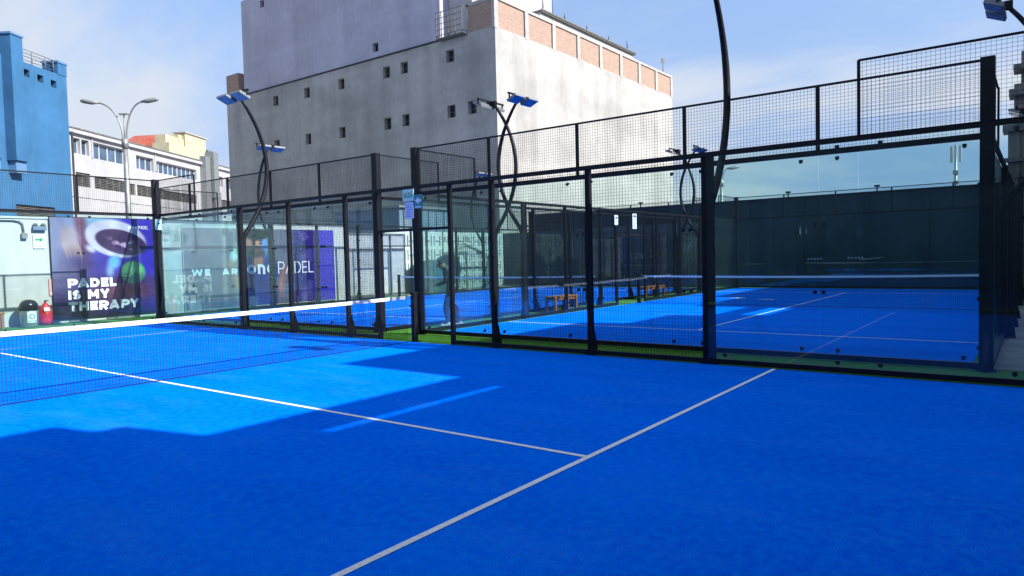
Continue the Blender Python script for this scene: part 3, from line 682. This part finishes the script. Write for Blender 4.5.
t = empty('salida_sign', (-.03,0,0), -PI/2); tag(t, 'mint green sign reading SALIDA hung on the fence above the gate', 'sign')
b = MB(); b.box(-.15,.15,-.012,-.002,2.76,2.99); b.build('plate', M['mint'], t); text_mesh('SALIDA', -.12, .12, 2.82, 2.93, -.0135, M['greens'], t, bold=.03)
t = empty('exit_route_sign', (-.03,0,0), -PI/2); tag(t, 'teal exit sign with a white arrow right below the SALIDA sign', 'sign')
b = MB(); b.box(.16,.38,-.012,-.002,2.6,2.87); b.build('plate', M['teal'], t)
b = MB(); n0 = MB(); b.prism([(.35,2.73),(.35,2.78),(.28,2.78),(.28,2.83),(.19,2.755),(.28,2.68),(.28,2.73)], -.016, -.0125); b.box(.19,.35,-.016,-.0125,2.62,2.645); b.build('arrow', M['paper'], t)
t = empty('printed_notice', (-.03,0,0), -PI/2); tag(t, 'pale lilac sheet hanging under the SALIDA sign', 'notice')
b = MB(); b.box(-.1,.13,-.006,-.002,2.42,2.74); b.build('sheet', M['lilac'], t)
b = MB()
for k in range(6): b.box(-.08,.1-.02*(k%3),-.0075,-.0063,2.46+k*.045,2.468+k*.045)
b.build('printed_lines', M['bluegrey'], t)
t = empty('corner_arrow_sign', (.02,10.0,0)); tag(t, 'small green sign on the corner post above the ball poster', 'sign')
b = MB(); b.box(-.12,.06,-.1,-.09,2.62,2.92); b.build('plate', M['mint'], t); b = MB(); arrow(b,-.03,2.8,.06,-.104); b.build('arrow', M['greens'], t)
for (x0,x1,z0,z1,lb_) in ((9.8,10.02,2.55,2.86,'small white notice board hanging on the alley fence'),(11.02,11.3,2.45,2.95,'larger white notice board hanging on the alley fence over the gate')):
    t = empty('notice_board', (x0,.84,0)); tag(t, lb_, 'notice board')
    b = MB(); b.box(0,x1-x0,-.012,-.002,z0,z1); b.build('plate', M['paper'], t)
    b = MB(); b.box(.04,x1-x0-.04,-.016,-.0125,z1-.12,z1-.05); b.box(.04,x1-x0-.1,-.016,-.0125,z0+.1,z0+.12); b.build('printed_lines', M['bluegrey'], t)

# ------------------------------------------------------------------ person (walking in the alley)
def skinmesh(name, verts, edges, m, parent, sub=2):
    me = bpy.data.meshes.new(name); me.from_pydata([v[:3] for v in verts], edges, []); me.materials.append(m)
    o = bpy.data.objects.new(name, me); COL.objects.link(o); o.parent = parent
    s = o.modifiers.new('skin', 'SKIN'); s.use_smooth_shade = True
    for i, v in enumerate(verts):
        K_ = 1.14 if name in ('body','trousers') else 1; rr_ = v[3] if hasattr(v[3], '__len__') else (v[3], v[3]); me.skin_vertices[0].data[i].radius = (rr_[0]*K_, rr_[1]*K_); me.skin_vertices[0].data[i].use_root = (i == 0)
    ss = o.modifiers.new('sub', 'SUBSURF'); ss.levels = sub; ss.render_levels = sub
    return o
pe = empty('person', (2.72,1.43,0), math.radians(37)); pe.scale = (.95,.95,.95); tag(pe, 'person in dark sportswear and blue trousers walking in the green alley with a racket', 'person')
V = [(0,0,.93,(.13,.10)),(0,.01,1.1,(.125,.09)),(0,.06,1.27,(.16,.11)),(0,.1,1.37,(.13,.09)),(0,.15,1.44,(.05,.05)),(0,.19,1.49,(.05,.05)),
     (-.17,.1,1.35,.058),(-.22,.12,1.12,.047),(-.12,.33,1.05,.037),(-.08,.39,1.05,.03),
     (.17,.1,1.35,.058),(.24,.02,1.12,.047),(.26,.02,.88,.037),(.26,.03,.82,.03),
     (-.09,.02,.84,.09),(-.09,.14,.5,.062),(-.09,.08,.12,.042),(.09,.0,.84,.09),(.1,.02,.48,.062),(.1,-.2,.14,.042),
     (-.09,.2,.05,.035),(.1,-.09,.05,.035)]
Eg = [(0,1),(1,2),(2,3),(3,4),(4,5),(3,6),(6,7),(7,8),(8,9),(3,10),(10,11),(11,12),(12,13),(0,14),(14,15),(15,16),(0,17),(17,18),(18,19),(16,20),(19,21)]
body = skinmesh('body', V, Eg, M['cloth'], pe)
# head with brow, nose, chin as one lathe-like displaced sphere
def head(parent, c, yaw_=0, down=.25):
    me = bpy.data.meshes.new('head'); vs_ = []; fs = []; n, q = 20, 14
    for j in range(q+1):
        th_ = PI*j/q
        for k in range(n):
            ph = 2*PI*k/n; x = math.sin(th_)*math.cos(ph); y = math.sin(th_)*math.sin(ph); z = math.cos(th_)
            X_, Y_, Z_ = x*.075, y*.095, z*.12
            if z < -.1: X_ *= 1+.3*z; Y_ *= 1+.12*z
            if y > .9 and -.25 < z < .1: Y_ += .02
            if y > .8 and .15 < z < .3: Y_ += .006
            vs_.append((X_, Y_, Z_))
    for j in range(q):
        for k in range(n): fs.append((j*n+k, (j+1)*n+k, (j+1)*n+(k+1)%n, j*n+(k+1)%n))
    me.from_pydata(vs_, [], fs); me.materials.append(M['skin'])
    for p in me.polygons: p.use_smooth = True
    o = bpy.data.objects.new('head', me); COL.objects.link(o); o.parent = parent; o.location = c; o.rotation_euler = (-down, 0, yaw_)
    b = MB()
    pr_ = []
    for j in range(8):
        a = PI/2*j/7; pr_.append((.09*math.sin(a)+.0, .13*math.cos(a)))
    b.lathe(pr_, 18, (0,-.012,.0)); hr = b.build('hair', M['hair'], o)
    b = MB(); b.obox((0,.11,.035),(.06,0,0),(0,.05,-.012),(0,0,.005)); b.build('cap_peak', M['cloth'], o)
    for s in (-1,1):
        b = MB(); b.lathe([(0,-.008),(.009,0),(0,.008)], 8, (s*.03,.088,.01)); b.build('eye', M['hair'], o)
        b = MB(); b.lathe([(0,-.025),(.014,0),(0,.025)], 8, (s*.076,.0,-.01)); b.build('ear', M['skin'], o)
head(pe, (0,.23,1.56), 0, .5)
skinmesh('trousers', [(0,.005,.97,(.14,.115)),(0,.01,.86,(.13,.11)),(-.09,.02,.8,.1),(-.09,.14,.5,.075),(-.09,.085,.14,.058),(.09,0,.8,.1),(.1,.02,.48,.075),(.1,-.195,.16,.058)], [(0,1),(1,2),(2,3),(3,4),(1,5),(5,6),(6,7)], M['trous'], pe)
for hx, hy, hz, s in ((-.07,.41,1.05,-1),(.26,.04,.79,1)):
    hnd = skinmesh('hand', [(hx,hy-.01,hz+.04,.026),(hx,hy,hz,.03),(hx,hy+.01,hz-.045,(.034,.018))], [(0,1),(1,2)], M['skin'], pe, 1)
    for k in range(4):
        x = hx-.024+k*.016; skinmesh('finger', [(x,hy+.012,hz-.05,.009),(x,hy+.03,hz-.085,.008),(x,hy+.015,hz-.105,.007)], [(0,1),(1,2)], M['skin'], hnd, 1)
    skinmesh('thumb', [(hx-s*.022,hy+.01,hz-.01,.01),(hx-s*.03,hy+.045,hz-.035,.009),(hx-s*.012,hy+.055,hz-.06,.008)], [(0,1),(1,2)], M['skin'], hnd, 1)
for x, y in ((-.09,.15),(.1,-.14)):
    b = MB(); b.obox((x,y,.035),(.045,0,0),(0,.125,0),(0,0,.033)); b.obox((x,y-.06,.08),(.04,0,0),(0,.05,0),(0,0,.03)); b.build('shoe', M['shoe'], pe, .02)
rk = empty('padel_racket', (2.72+.95*(.26*math.cos(.646)-.04*math.sin(.646)),1.43+.95*(.26*math.sin(.646)+.04*math.cos(.646)),.72), math.radians(-45)); tag(rk, 'dark padel racket held low in the hand of the person', 'racket')
b = MB(); b.tube([(0,.02,.02),(.04,.05,-.13)], .017, 8); b.build('grip', M['hair'], rk)
b = MB(); c0 = Vector((.085,.08,-.34)); ax = Vector((.8,.5,.1)).normalized(); az2 = Vector((.28,.18,-1)).normalized(); nn = ax.cross(az2)
ring = [tuple(c0+ax*.12*math.cos(2*PI*k/24)+az2*.16*math.sin(2*PI*k/24)+nn*.018) for k in range(24)]; ring2 = [tuple(Vector(p)-nn*.036) for p in ring]
b.v = ring+ring2; b.f = [tuple(range(24)), tuple(reversed(range(24, 48)))]+[((k+1)%24, k, 24+k, 24+(k+1)%24) for k in range(24)]; b.m = [0]*26; b.sm = [False]*26
b.build('racket_head', M['cloth'], rk)

# ------------------------------------------------------------------ buildings
def facade(parent, o, ux, n, Lx, z0, H, holes, m, depth=.25, name='wall', inner=None, frames=True, mull=0, pane='window'):
    """wall sheet with real openings; ux along, n outward. Each opening gets a recessed pane as a part."""
    o, ux, n = Vector(o), Vector(ux), Vector(n); P = lambda a, z, d=0: o+ux*a+Vector((0,0,z))-n*d
    xs = sorted({0, Lx}|{h[0] for h in holes}|{h[1] for h in holes}); zs = sorted({z0, H}|{h[2] for h in holes}|{h[3] for h in holes})
    b = MB()
    for i in range(len(xs)-1):
        for j in range(len(zs)-1):
            a, c = (xs[i]+xs[i+1])/2, (zs[j]+zs[j+1])/2
            if any(h[0] < a < h[1] and h[2] < c < h[3] for h in holes): continue
            b.quad(P(xs[i],zs[j]),P(xs[i+1],zs[j]),P(xs[i+1],zs[j+1]),P(xs[i],zs[j+1]))
    for h in holes:
        x0, x1, a0, a1 = h[:4]
        b.quad(P(x0,a0),P(x1,a0),P(x1,a0,depth),P(x0,a0,depth)); b.quad(P(x0,a1),P(x0,a1,depth),P(x1,a1,depth),P(x1,a1))
        b.quad(P(x0,a0),P(x0,a0,depth),P(x0,a1,depth),P(x0,a1)); b.quad(P(x1,a0),P(x1,a1),P(x1,a1,depth),P(x1,a0,depth))
    b.build(name, m, parent)
    for h in holes:
        x0, x1, a0, a1 = h[:4]; pm = h[4] if len(h) > 4 else (inner or M['dark'])
        b = MB(); b.quad(P(x0,a0,depth),P(x1,a0,depth),P(x1,a1,depth),P(x0,a1,depth)); w_ = b.build(pane, pm, parent)
        mu = h[5] if len(h) > 5 else 0
        if mu:
            b = MB()
            for k in range(mu+1):
                xx = x0+(x1-x0)*k/mu; b.obox(P(xx, (a0+a1)/2, depth-.04), ux*.03, n*.03, (0,0,(a1-a0)/2))
            for zz in (a0+.03, a1-.03): b.obox(P((x0+x1)/2, zz, depth-.043), ux*((x1-x0)/2), n*.03, (0,0,.03))
            b.build('frame', M['frame'], w_)
# -- big concrete building
cb_ = empty('concrete_building', (26,18,0)); tag(cb_, 'large windowless rendered concrete building with a brick parapet and a lavender upper block', 'building')
hl = [(41.56,15.16),(37.34,15.19),(33.09,15.23),(28.07,15.26),(26.25,15.28),(21.89,15.3),(41.6,11.51),(37.38,11.5),(33.17,11.51),(28.1,11.57),(26.24,11.55),(21.9,11.58),(20.06,11.59)]
holes = [(y-18-.36, y-18+.36, z-.42, z+.42) for y, z in hl]
# quantise shared rows so grid cuts stay clean
holes = [(a, b_, (14.8 if c > 13 else 11.1), (15.62 if c > 13 else 11.95)) for a, b_, c, d_ in holes]
facade(cb_, (0,0,0), (0,1,0), (-1,0,0), 30.9, 0, 16.4, holes, M['conc'], .35, pane='vent_opening')
# louvre sticks in openings
b = MB()
for a, b2, c, d_ in holes: b.box(.3,.34,a+.33,a+.37,c,d_); b.box(.3,.34,a,b2,c+.38,c+.42)
b.build('vent_bars', M['louv'], cb_)
facade(cb_, (0,0,0), (1,0,0), (0,-1,0), 27, 0, 16.3, [], M['conc'])
b = MB(); b.box(.01, 26.99, .01, 30.89, 16.2, 16.39); b.box(26.8, 27, .01, 30.9, 0, 16.2); b.box(.2,26.9,30.7,30.9,0,16.2); b.build('roof_slab', M['conc2'], cb_)
# parapet: brick panels between concrete pilasters on the sunlit side
for i in range(8):
    x0 = .34+3.36*i; b = MB(); b.box(x0, x0+2.88, .05, .2, 16.3, 18.1); b.build('brick_panel', M['brick'], cb_)
b = MB()
for i in range(9): x0 = -.06+3.36*i-(.12 if i == 8 else 0); b.box(x0, x0+.4, -.02, .22, 16.3, 18.12)
b.box(-.03, 27.03, -.03, .25, 18.12, 18.3); b.build('parapet_frame', M['conc2'], cb_)
for y0, y1, z1 in ((.28,2.2,18.1),(29.0,30.88,18.5)): b = MB(); b.box(.03,.2 if y0 < 5 else 2.4,y0,y1,16.4,z1); b.build('brick_panel', M['brick'], cb_)
b = MB(); b.box(0,.22,2.2,2.42,16.4,18.2); b.box(0,.22,.26,2.42,18.1,18.3); b.build('parapet_frame', M['conc2'], cb_)
# lavender block
facade(cb_, (.05,4.75,0), (0,1,0), (-1,0,0), 23.4, 16.45, 24.4, [(6.15,6.75,16.9,17.55),(20.0,20.6,23.3,23.9)], M['lav'], .3, name='upper_block', pane='vent_opening')
b = MB(); b.box(.06, 14, 4.76, 28.14, 24.38, 24.5); b.box(13.9,14,4.76,28.14,16.4,24.4); b.box(.06,14,28.04,28.14,16.4,24.4); b.box(.06,14,4.76,4.86,16.4,24.4); b.build('upper_block_roof', M['lav'], cb_)
b = MB(); b.box(-.06,.04,4.7,28.2,16.36,16.46); b.build('block_drip_edge', M['dark'], cb_)
b = MB(); b.box(.9, 6, 2.6, 4.7, 16.4, 21.5); b.build('stair_tower', M['wbld'], cb_)
b = MB()
for k in range(5): b.box(-.55,-.52,2.3,4.6,16.5+.38*k,16.53+.38*k)
for y in (2.3,2.9,3.5,4.1,4.57): b.box(-.56,-.51,y,y+.04,16.3,18.1)
for y in (2.3,4.57):
    for z in (16.5,18.0): b.box(-.55,.0,y,y+.03,z,z+.03)
b.box(-.56,0,2.3,4.6,16.28,16.34); b.build('balcony_rail', M['louv'], cb_)
b = MB(); b.box(11, 27, 4.0, 24, 16.4, 21.0); b.build('setback_storey', M['wbld'], cb_)
b = MB(); b.box(10.9, 27.2, 3.8, 24.2, 21.0, 21.14); b.box(10.9,27.2,3.74,3.8,21.1,21.22); b.build('setback_roof', M['louv'], cb_)
b = MB()
for x in (11.3, 14.5, 18.1, 22, 25.6): b.tube([(x,3.9,21.35),(x,3.9,21.35+.3+.25*(x % 2))], .05, 6)
b.tube([(26.4,.6,18.3),(26.4,.6,19.7)], .04, 6); b.obox((26.2,.5,19.7),(.35,0,.1),(0,.02,0),(-.05,0,.2)); b.tube([(2.9,1.2,16.4),(2.9,1.2,18.9)], .04, 6)
b.build('roof_antenna', M['louv'], cb_)
# roof pipe + extra weather band
# -- blue building
TH = math.radians(57.4); rzW = PI/2-TH
bb = empty('blue_building', (6.8394,34.594,0), rzW); tag(bb, 'bright blue rendered building with rooftop railing at the left edge', 'building')
facade(bb, (-14,0,0), (1,0,0), (0,-1,0), 14.85, 0, 12.6, [(14-2.42,14-1.98,11.85,12.25),(14-1.42,14-.98,11.8,12.2),(14-.42,14+.02,11.75,12.15),(10.6,13.4,4.35,5.0)], M['blue'], .25, pane='vent_opening')
b = MB(); b.box(-14,.85,.01,14,12.4,12.59); b.box(.72,.85,.02,14,0,12.4); b.build('roof_slab', M['blue'], bb)
for x0, x1, zt, zb in ((-3.85,-3.05,13.6,7.2),(-6.6,-4.75,12.9,7.15)):
    b = MB(); b.box(x0,x1,-.55,-.003,zb,zt); b.box(x0,x1,0,.8,12.6,zt); b.build('pilaster', M['blue'], bb)
    b = MB(); b.box(x0-.05,x1+.05,-.6,.85,zt,zt+.1); b.build('cap', M['bluecap'], bb)
    b = MB(); b.box(x0+.1,x1-.0,-.42,-.004,zb-.62,zb-.003); b.build('pilaster_foot', M['bluecap'], bb)
b = MB(); b.box(.15,.86,-.03,.9,12.6,13.25); b.build('corner_pier', M['blue'], bb); b = MB(); b.box(.1,.91,-.07,.95,13.25,13.36); b.build('cap', M['bluecap'], bb)
b = MB()
for z in (12.8,13.0,13.18,13.36): b.tube([(-3.05,.2,z),(.15,.2,z)], .02, 6); b.tube([(-14,.2,z),(-3.9,.2,z)], .02, 6)
for x in (-2.9,-1.5,-.5,.1,-4.2,-6,-8): b.tube([(x,.2,12.6),(x,.2,13.38)], .028, 6)
b.build('roof_railing', M['louv'], bb)
b = MB()
for k in range(8): b.box(-3.4,-.62,.1,.2,4.37+k*.08,4.41+k*.08)
b.build('louvre', M['louv'], bb); b = MB(); b.tube([(.95,-.08,0),(.95,-.08,9.5)], .06, 8); b.build('drainpipe', M['dark'], bb)
# -- white building
wb = empty('white_building', (25.28,82.12,-1.14), rzW); wb.scale = (1.7,1.7,1.7); tag(wb, 'long white building with ribbon windows and dark louvres behind the double street lamp', 'building')
D0 = M['dark']; GW = M['win']
Hs = [(.8,1.5,9.72,10.78,GW,1),(1.62,2.42,9.72,10.78,GW,1),(2.9,6.7,9.65,10.75,GW,4),(8.05,10.45,9.53,10.62,GW,3),(10.75,17.35,9.5,10.5,GW,9),(20.0,22.4,9.35,10.42,GW,2),(23.5,29,9.3,10.4,GW,5),
      (.9,2.4,7.35,8.38,D0,0),(2.85,6.6,7.35,8.32,D0,0),(7.05,7.75,7.33,8.22,D0,0),(8.0,10.4,7.33,8.2,D0,0),(11.0,17.2,7.3,8.1,D0,0),(20.0,26,7.2,8.1,D0,0),
      (3,6.4,4.0,4.5,D0,0),(7.2,9.6,3.95,4.4,D0,0),(10.5,16.5,3.9,4.35,D0,0)]
rows = {}
def snap(z): return round(z*10)/10
Hs = [(a,b_,snap(c),snap(d_),m_,k_) for a,b_,c,d_,m_,k_ in Hs]
facade(wb, (-6,0,0), (1,0,0), (0,-1,0), 40, 0, 11.1, [(a+6,b_+6,c,d_,m_,k_) for a,b_,c,d_,m_,k_ in Hs], M['wbld'], .3)
b = MB(); b.box(-6,34,.01,16,10.9,11.09); b.build('roof_slab', M['wbld'], wb)
b = MB(); b.box(-6,34.1,-.25,.2,11.1,11.38); b.build('parapet', M['wbld'], wb); b = MB(); b.box(-6,34.12,-.3,.22,11.38,11.48); b.build('parapet_cap', M['louv'], wb)
b = MB()
for a in (2.66,6.95,10.6): b.box(a,a+.16,-.06,-.002,9.6,11.09)
b.box(-6,34,-.05,-.003,6.62,6.7); b.build('wall_trim', M['wbld'], wb)
for a, b_, c, d_, m_, k_ in Hs:
    if m_ is D0:
        b = MB()
        q = int((d_-c)/.12)
        for k in range(q): b.box(a, b_, .1, .16, c+.03+k*.12, c+.08+k*.12)
        for k in range(int((b_-a)/.75)): b.box(a+.75*(k+1)-.025, a+.75*(k+1)+.025, .08, .2, c, d_)
        b.build('louvre_slats', M['louv'], wb)
b = MB(); b.box(18.0,18.9,-.6,-.004,4,11.9); b.box(19.0,19.9,-.9,-.004,8,12.4); b.box(19.2,20.4,-.8,-.004,4,8.6); b.build('service_duct', M['galv'], wb)
b = MB()
for x in (1.2, 2.4, 3.9, 6.5): b.tube([(x,.5,11.4),(x,.5,11.7)], .12, 8)
b.build('roof_vent', M['trim'], wb)
b = MB()
for k in range(7): b.tube([(2+k*2.2,-1.0,3.2),(2+k*2.2,-1.0,5.0)], .03, 6)
for z in (3.7,4.3,4.95): b.tube([(1,-1.0,z),(17,-1.0,z)], .02, 6)
b.build('terrace_rail', M['galv'], wb)
# -- yellow building and red roof
yb = empty('yellow_building', (92.46,188.22,-1.8), rzW); yb.scale = (2,2,2); tag(yb, 'pale yellow flat-roofed building behind the white building', 'building')
facade(yb, (0,0,0), (1,0,0), (0,-1,0), 14, 0, 19.2, [(2.2,3.6,16.6,17.8,GW,2),(4.6,6.6,16.6,17.8,GW,2),(8.6,9.2,16.2,17.8,D0,0),(10.6,11.3,16.2,17.8,D0,0),(12,13,14.2,15.8,D0,0)], M['yel'], .3)
b = MB(); b.box(0,14,.02,2.5,18.9,19.19); b.box(0,.1,.02,2.5,0,18.9); b.build('roof_slab', M['yel'], yb)
b = MB(); b.box(.2,5,.6,2.2,19.2,20.4); b.box(3.4,4.4,.5,1.8,19.2,20.9); b.build('roof_hut', M['yel'], yb)
b = MB(); b.box(5.6,11.6,.7,2.3,19.2,21.5); b.box(6.2,7.6,.64,.696,20.2,21.0); b.build('roof_hut', M['yel'], yb); b = MB(); b.box(5.4,11.8,.5,2.5,21.5,21.65); b.build('hut_roof', M['conc2'], yb)
b = MB(); b.box(12,13.6,.6,2.2,19.2,19.9); b.build('water_tank', M['louv'], yb)
rh = empty('red_roof_house', (87.97,195.7,.6), rzW); rh.scale = (2,2,2); tag(rh, 'low house with red tiled roof left of the yellow building', 'house')
b = MB(); b.box(0,8.2,0,2,0,17.6); b.build('wall', M['red'], rh)
b = MB(); b.prism([(-1.4,17.6),(8.3,17.6),(8.3,20.1),(2.6,19.6)], -.5, 2.4); b.build('roof', M['red'], rh)
b = MB(); b.box(4.4,5.6,-.58,-.505,18.1,18.9); b.build('skylight', M['trim'], rh)
# -- beige building at the right edge and banner
eb = empty('beige_building', (24.6,-9.1,0)); tag(eb, 'weathered beige building at the right edge beyond the pavement', 'building')
b = MB(); b.box(0,10,-14,.28,0,6.3); b.box(.2,10,-14,.1,6.3,8.0); b.box(.4,10,-14,-.12,8.0,9.3)
for k in range(6): b.box(-.09,-.002,-.1-.5*k,.02-.5*k,0,6.2)
b.build('wall', M['beige'], eb)
for q in ((-.3,.9,-.4,.45,6.1,6.35),(-.2,1.0,-.5,.26,7.5,7.75),(-.2,1.0,-.6,.12,8.5,8.7),(-.3,.1,-.2,.6,4.9,5.05)): b = MB(); b.box(*q); b.build('balcony', M['louv'], eb)
t = empty('purple_banner', (20.2,-9.55,0)); tag(t, 'purple banner hanging at the right edge beside the far fence', 'banner')
b = MB(); b.box(0,.03,-.55,.12,1.95,3.1); b.build('cloth', M['purple'], t); b = MB(); b.tube([(.015,.1,0),(.015,.1,3.2)], .02, 6); b.tube([(.015,-.55,3.12),(.015,.14,3.12)], .015, 6); b.build('pole', M['black'], t)

# -- street lamps and mast
def street_lamp(loc, rz, H, A, label, rise=2.6):
    t = empty('street_lamp', loc, rz); tag(t, label, 'street lamp')
    b = MB(); b.tube([(0,0,0),(0,0,H-rise)], [.2,.14], 10); b.tube([(0,0,H-rise-.5),(0,0,H-rise+.1)], .2, 10); b.build('pole', M['galv'], t)
    for s, Rr in ((-1, A[0]), (1, A[1])):
        if not Rr: continue
        P = [(s*.12, 0, H-rise-.4)]+[(s*(.12+(Rr*.82)*(1-math.cos(g))), 0, H-rise+.1+(rise-.25)*math.sin(g)*.97) for g in [PI/2*k/12 for k in range(13)]]
        b = MB(); b.tube(P, .05, 8); b.build('arm', M['galv'], t)
        e = Vector(P[-1]); b = MB(); b.tube([e-Vector((s*.1,0,.0)), e+Vector((s*.3,0,.04)), e+Vector((s*.85,0,.14)), e+Vector((s*1.0,0,.15))], [.06,.15,.14,.05], 10); b.build('lamp_head', M['lamp'], t)
    return t
street_lamp((11.1,36.04,0), PI/2-yaw*1.0-PI/2+.0, 12.1, (1.9,1.35), 'tall double-armed street lamp in front of the white building')
bpy.context.view_layer.update()
o = [q for q in COL.objects if q.name == 'street_lamp'][0]
b = MB(); b.tube([(0,0,9.3),(0,0,11.1)], .04, 6); b.box(-.28,.28,-.12,.12,11.1,11.18); b.build('camera_bracket', M['lamp'], o)
street_lamp((49.4,12.0,0), -yaw, 8.9, (0,.55), 'small distant street lamp seen through glass behind the dark wall', 1.2)
t = empty('telecom_mast', (97,-1.22,0)); tag(t, 'thin grey telecom mast behind the dark wall at right', 'mast')
b = MB(); b.tube([(0,0,0),(0,0,14.6)], [.3,.12], 8); b.build('pole', M['galv'], t)
for k in range(6):
    a = PI/3*k; b = MB(); b.obox((.55*math.cos(a),.55*math.sin(a),13.4),(.12,0,0),(0,.12,0),(0,0,1.0)); b.build('antenna', M['trim'], t)
b = MB(); b.box(-.8,.8,-.05,.05,12.3,12.38); b.box(-.5,.5,-.3,.3,10.8,11.3); b.box(-.4,.4,-.3,.3,9.6,10.0); b.build('platform', M['galv'], t)

# -- unseen block behind the camera: stepped roofline shaped to throw the court shade
nb = empty('shade_caster_building', (0,-13,0)); tag(nb, 'unseen stepped grey building behind the camera, its outline shaped to shade the near court', 'building')
def blk(x0, x1, z1, dep=12, nm='wall_block', z0=0):
    b = MB(); b.box(x0, x1, -dep, 0, z0, z1); b.build(nm, M['neigh'], nb)
blk(-40,-4.36,8.98); blk(-4.357,-4.103,8.48); blk(-4.1,.127,6.86)
blk(-4.1,-3.6,7.6,.3,'parapet',6.863); blk(-.85,.127,7.6,.3,'parapet',6.863); blk(-3.597,-.853,7.6,.04,'parapet_beam',6.935)  # slot under the thin beam shaped to let a lit streak through
blk(.13,7.4,9.6); blk(7.403,9.85,8.72); blk(9.853,13.1,6.92); blk(9.853,10.1,7.92,.3,'parapet',6.923); blk(10.103,13.0,7.92,.04,'parapet_beam',7.44); blk(13.003,13.1,7.92,.3,'parapet',6.923)
blk(13.103,17.6,9.2); blk(17.603,34,10.1)

# unseen wall added on the camera side to darken the reflections in the glass
t = empty('reflection_wall', (-12.4,-12,0)); tag(t, 'unseen dark wall added beside the camera, showing only as a dark reflection in the glass', 'wall')
b = MB(); b.box(-.25,0,-1,25,0,5.2)
for k in range(9): b.box(.002,.08,1+k*2.6,1.12+k*2.6,0,5.2)
b.build('wall_face', M['wall'], t)
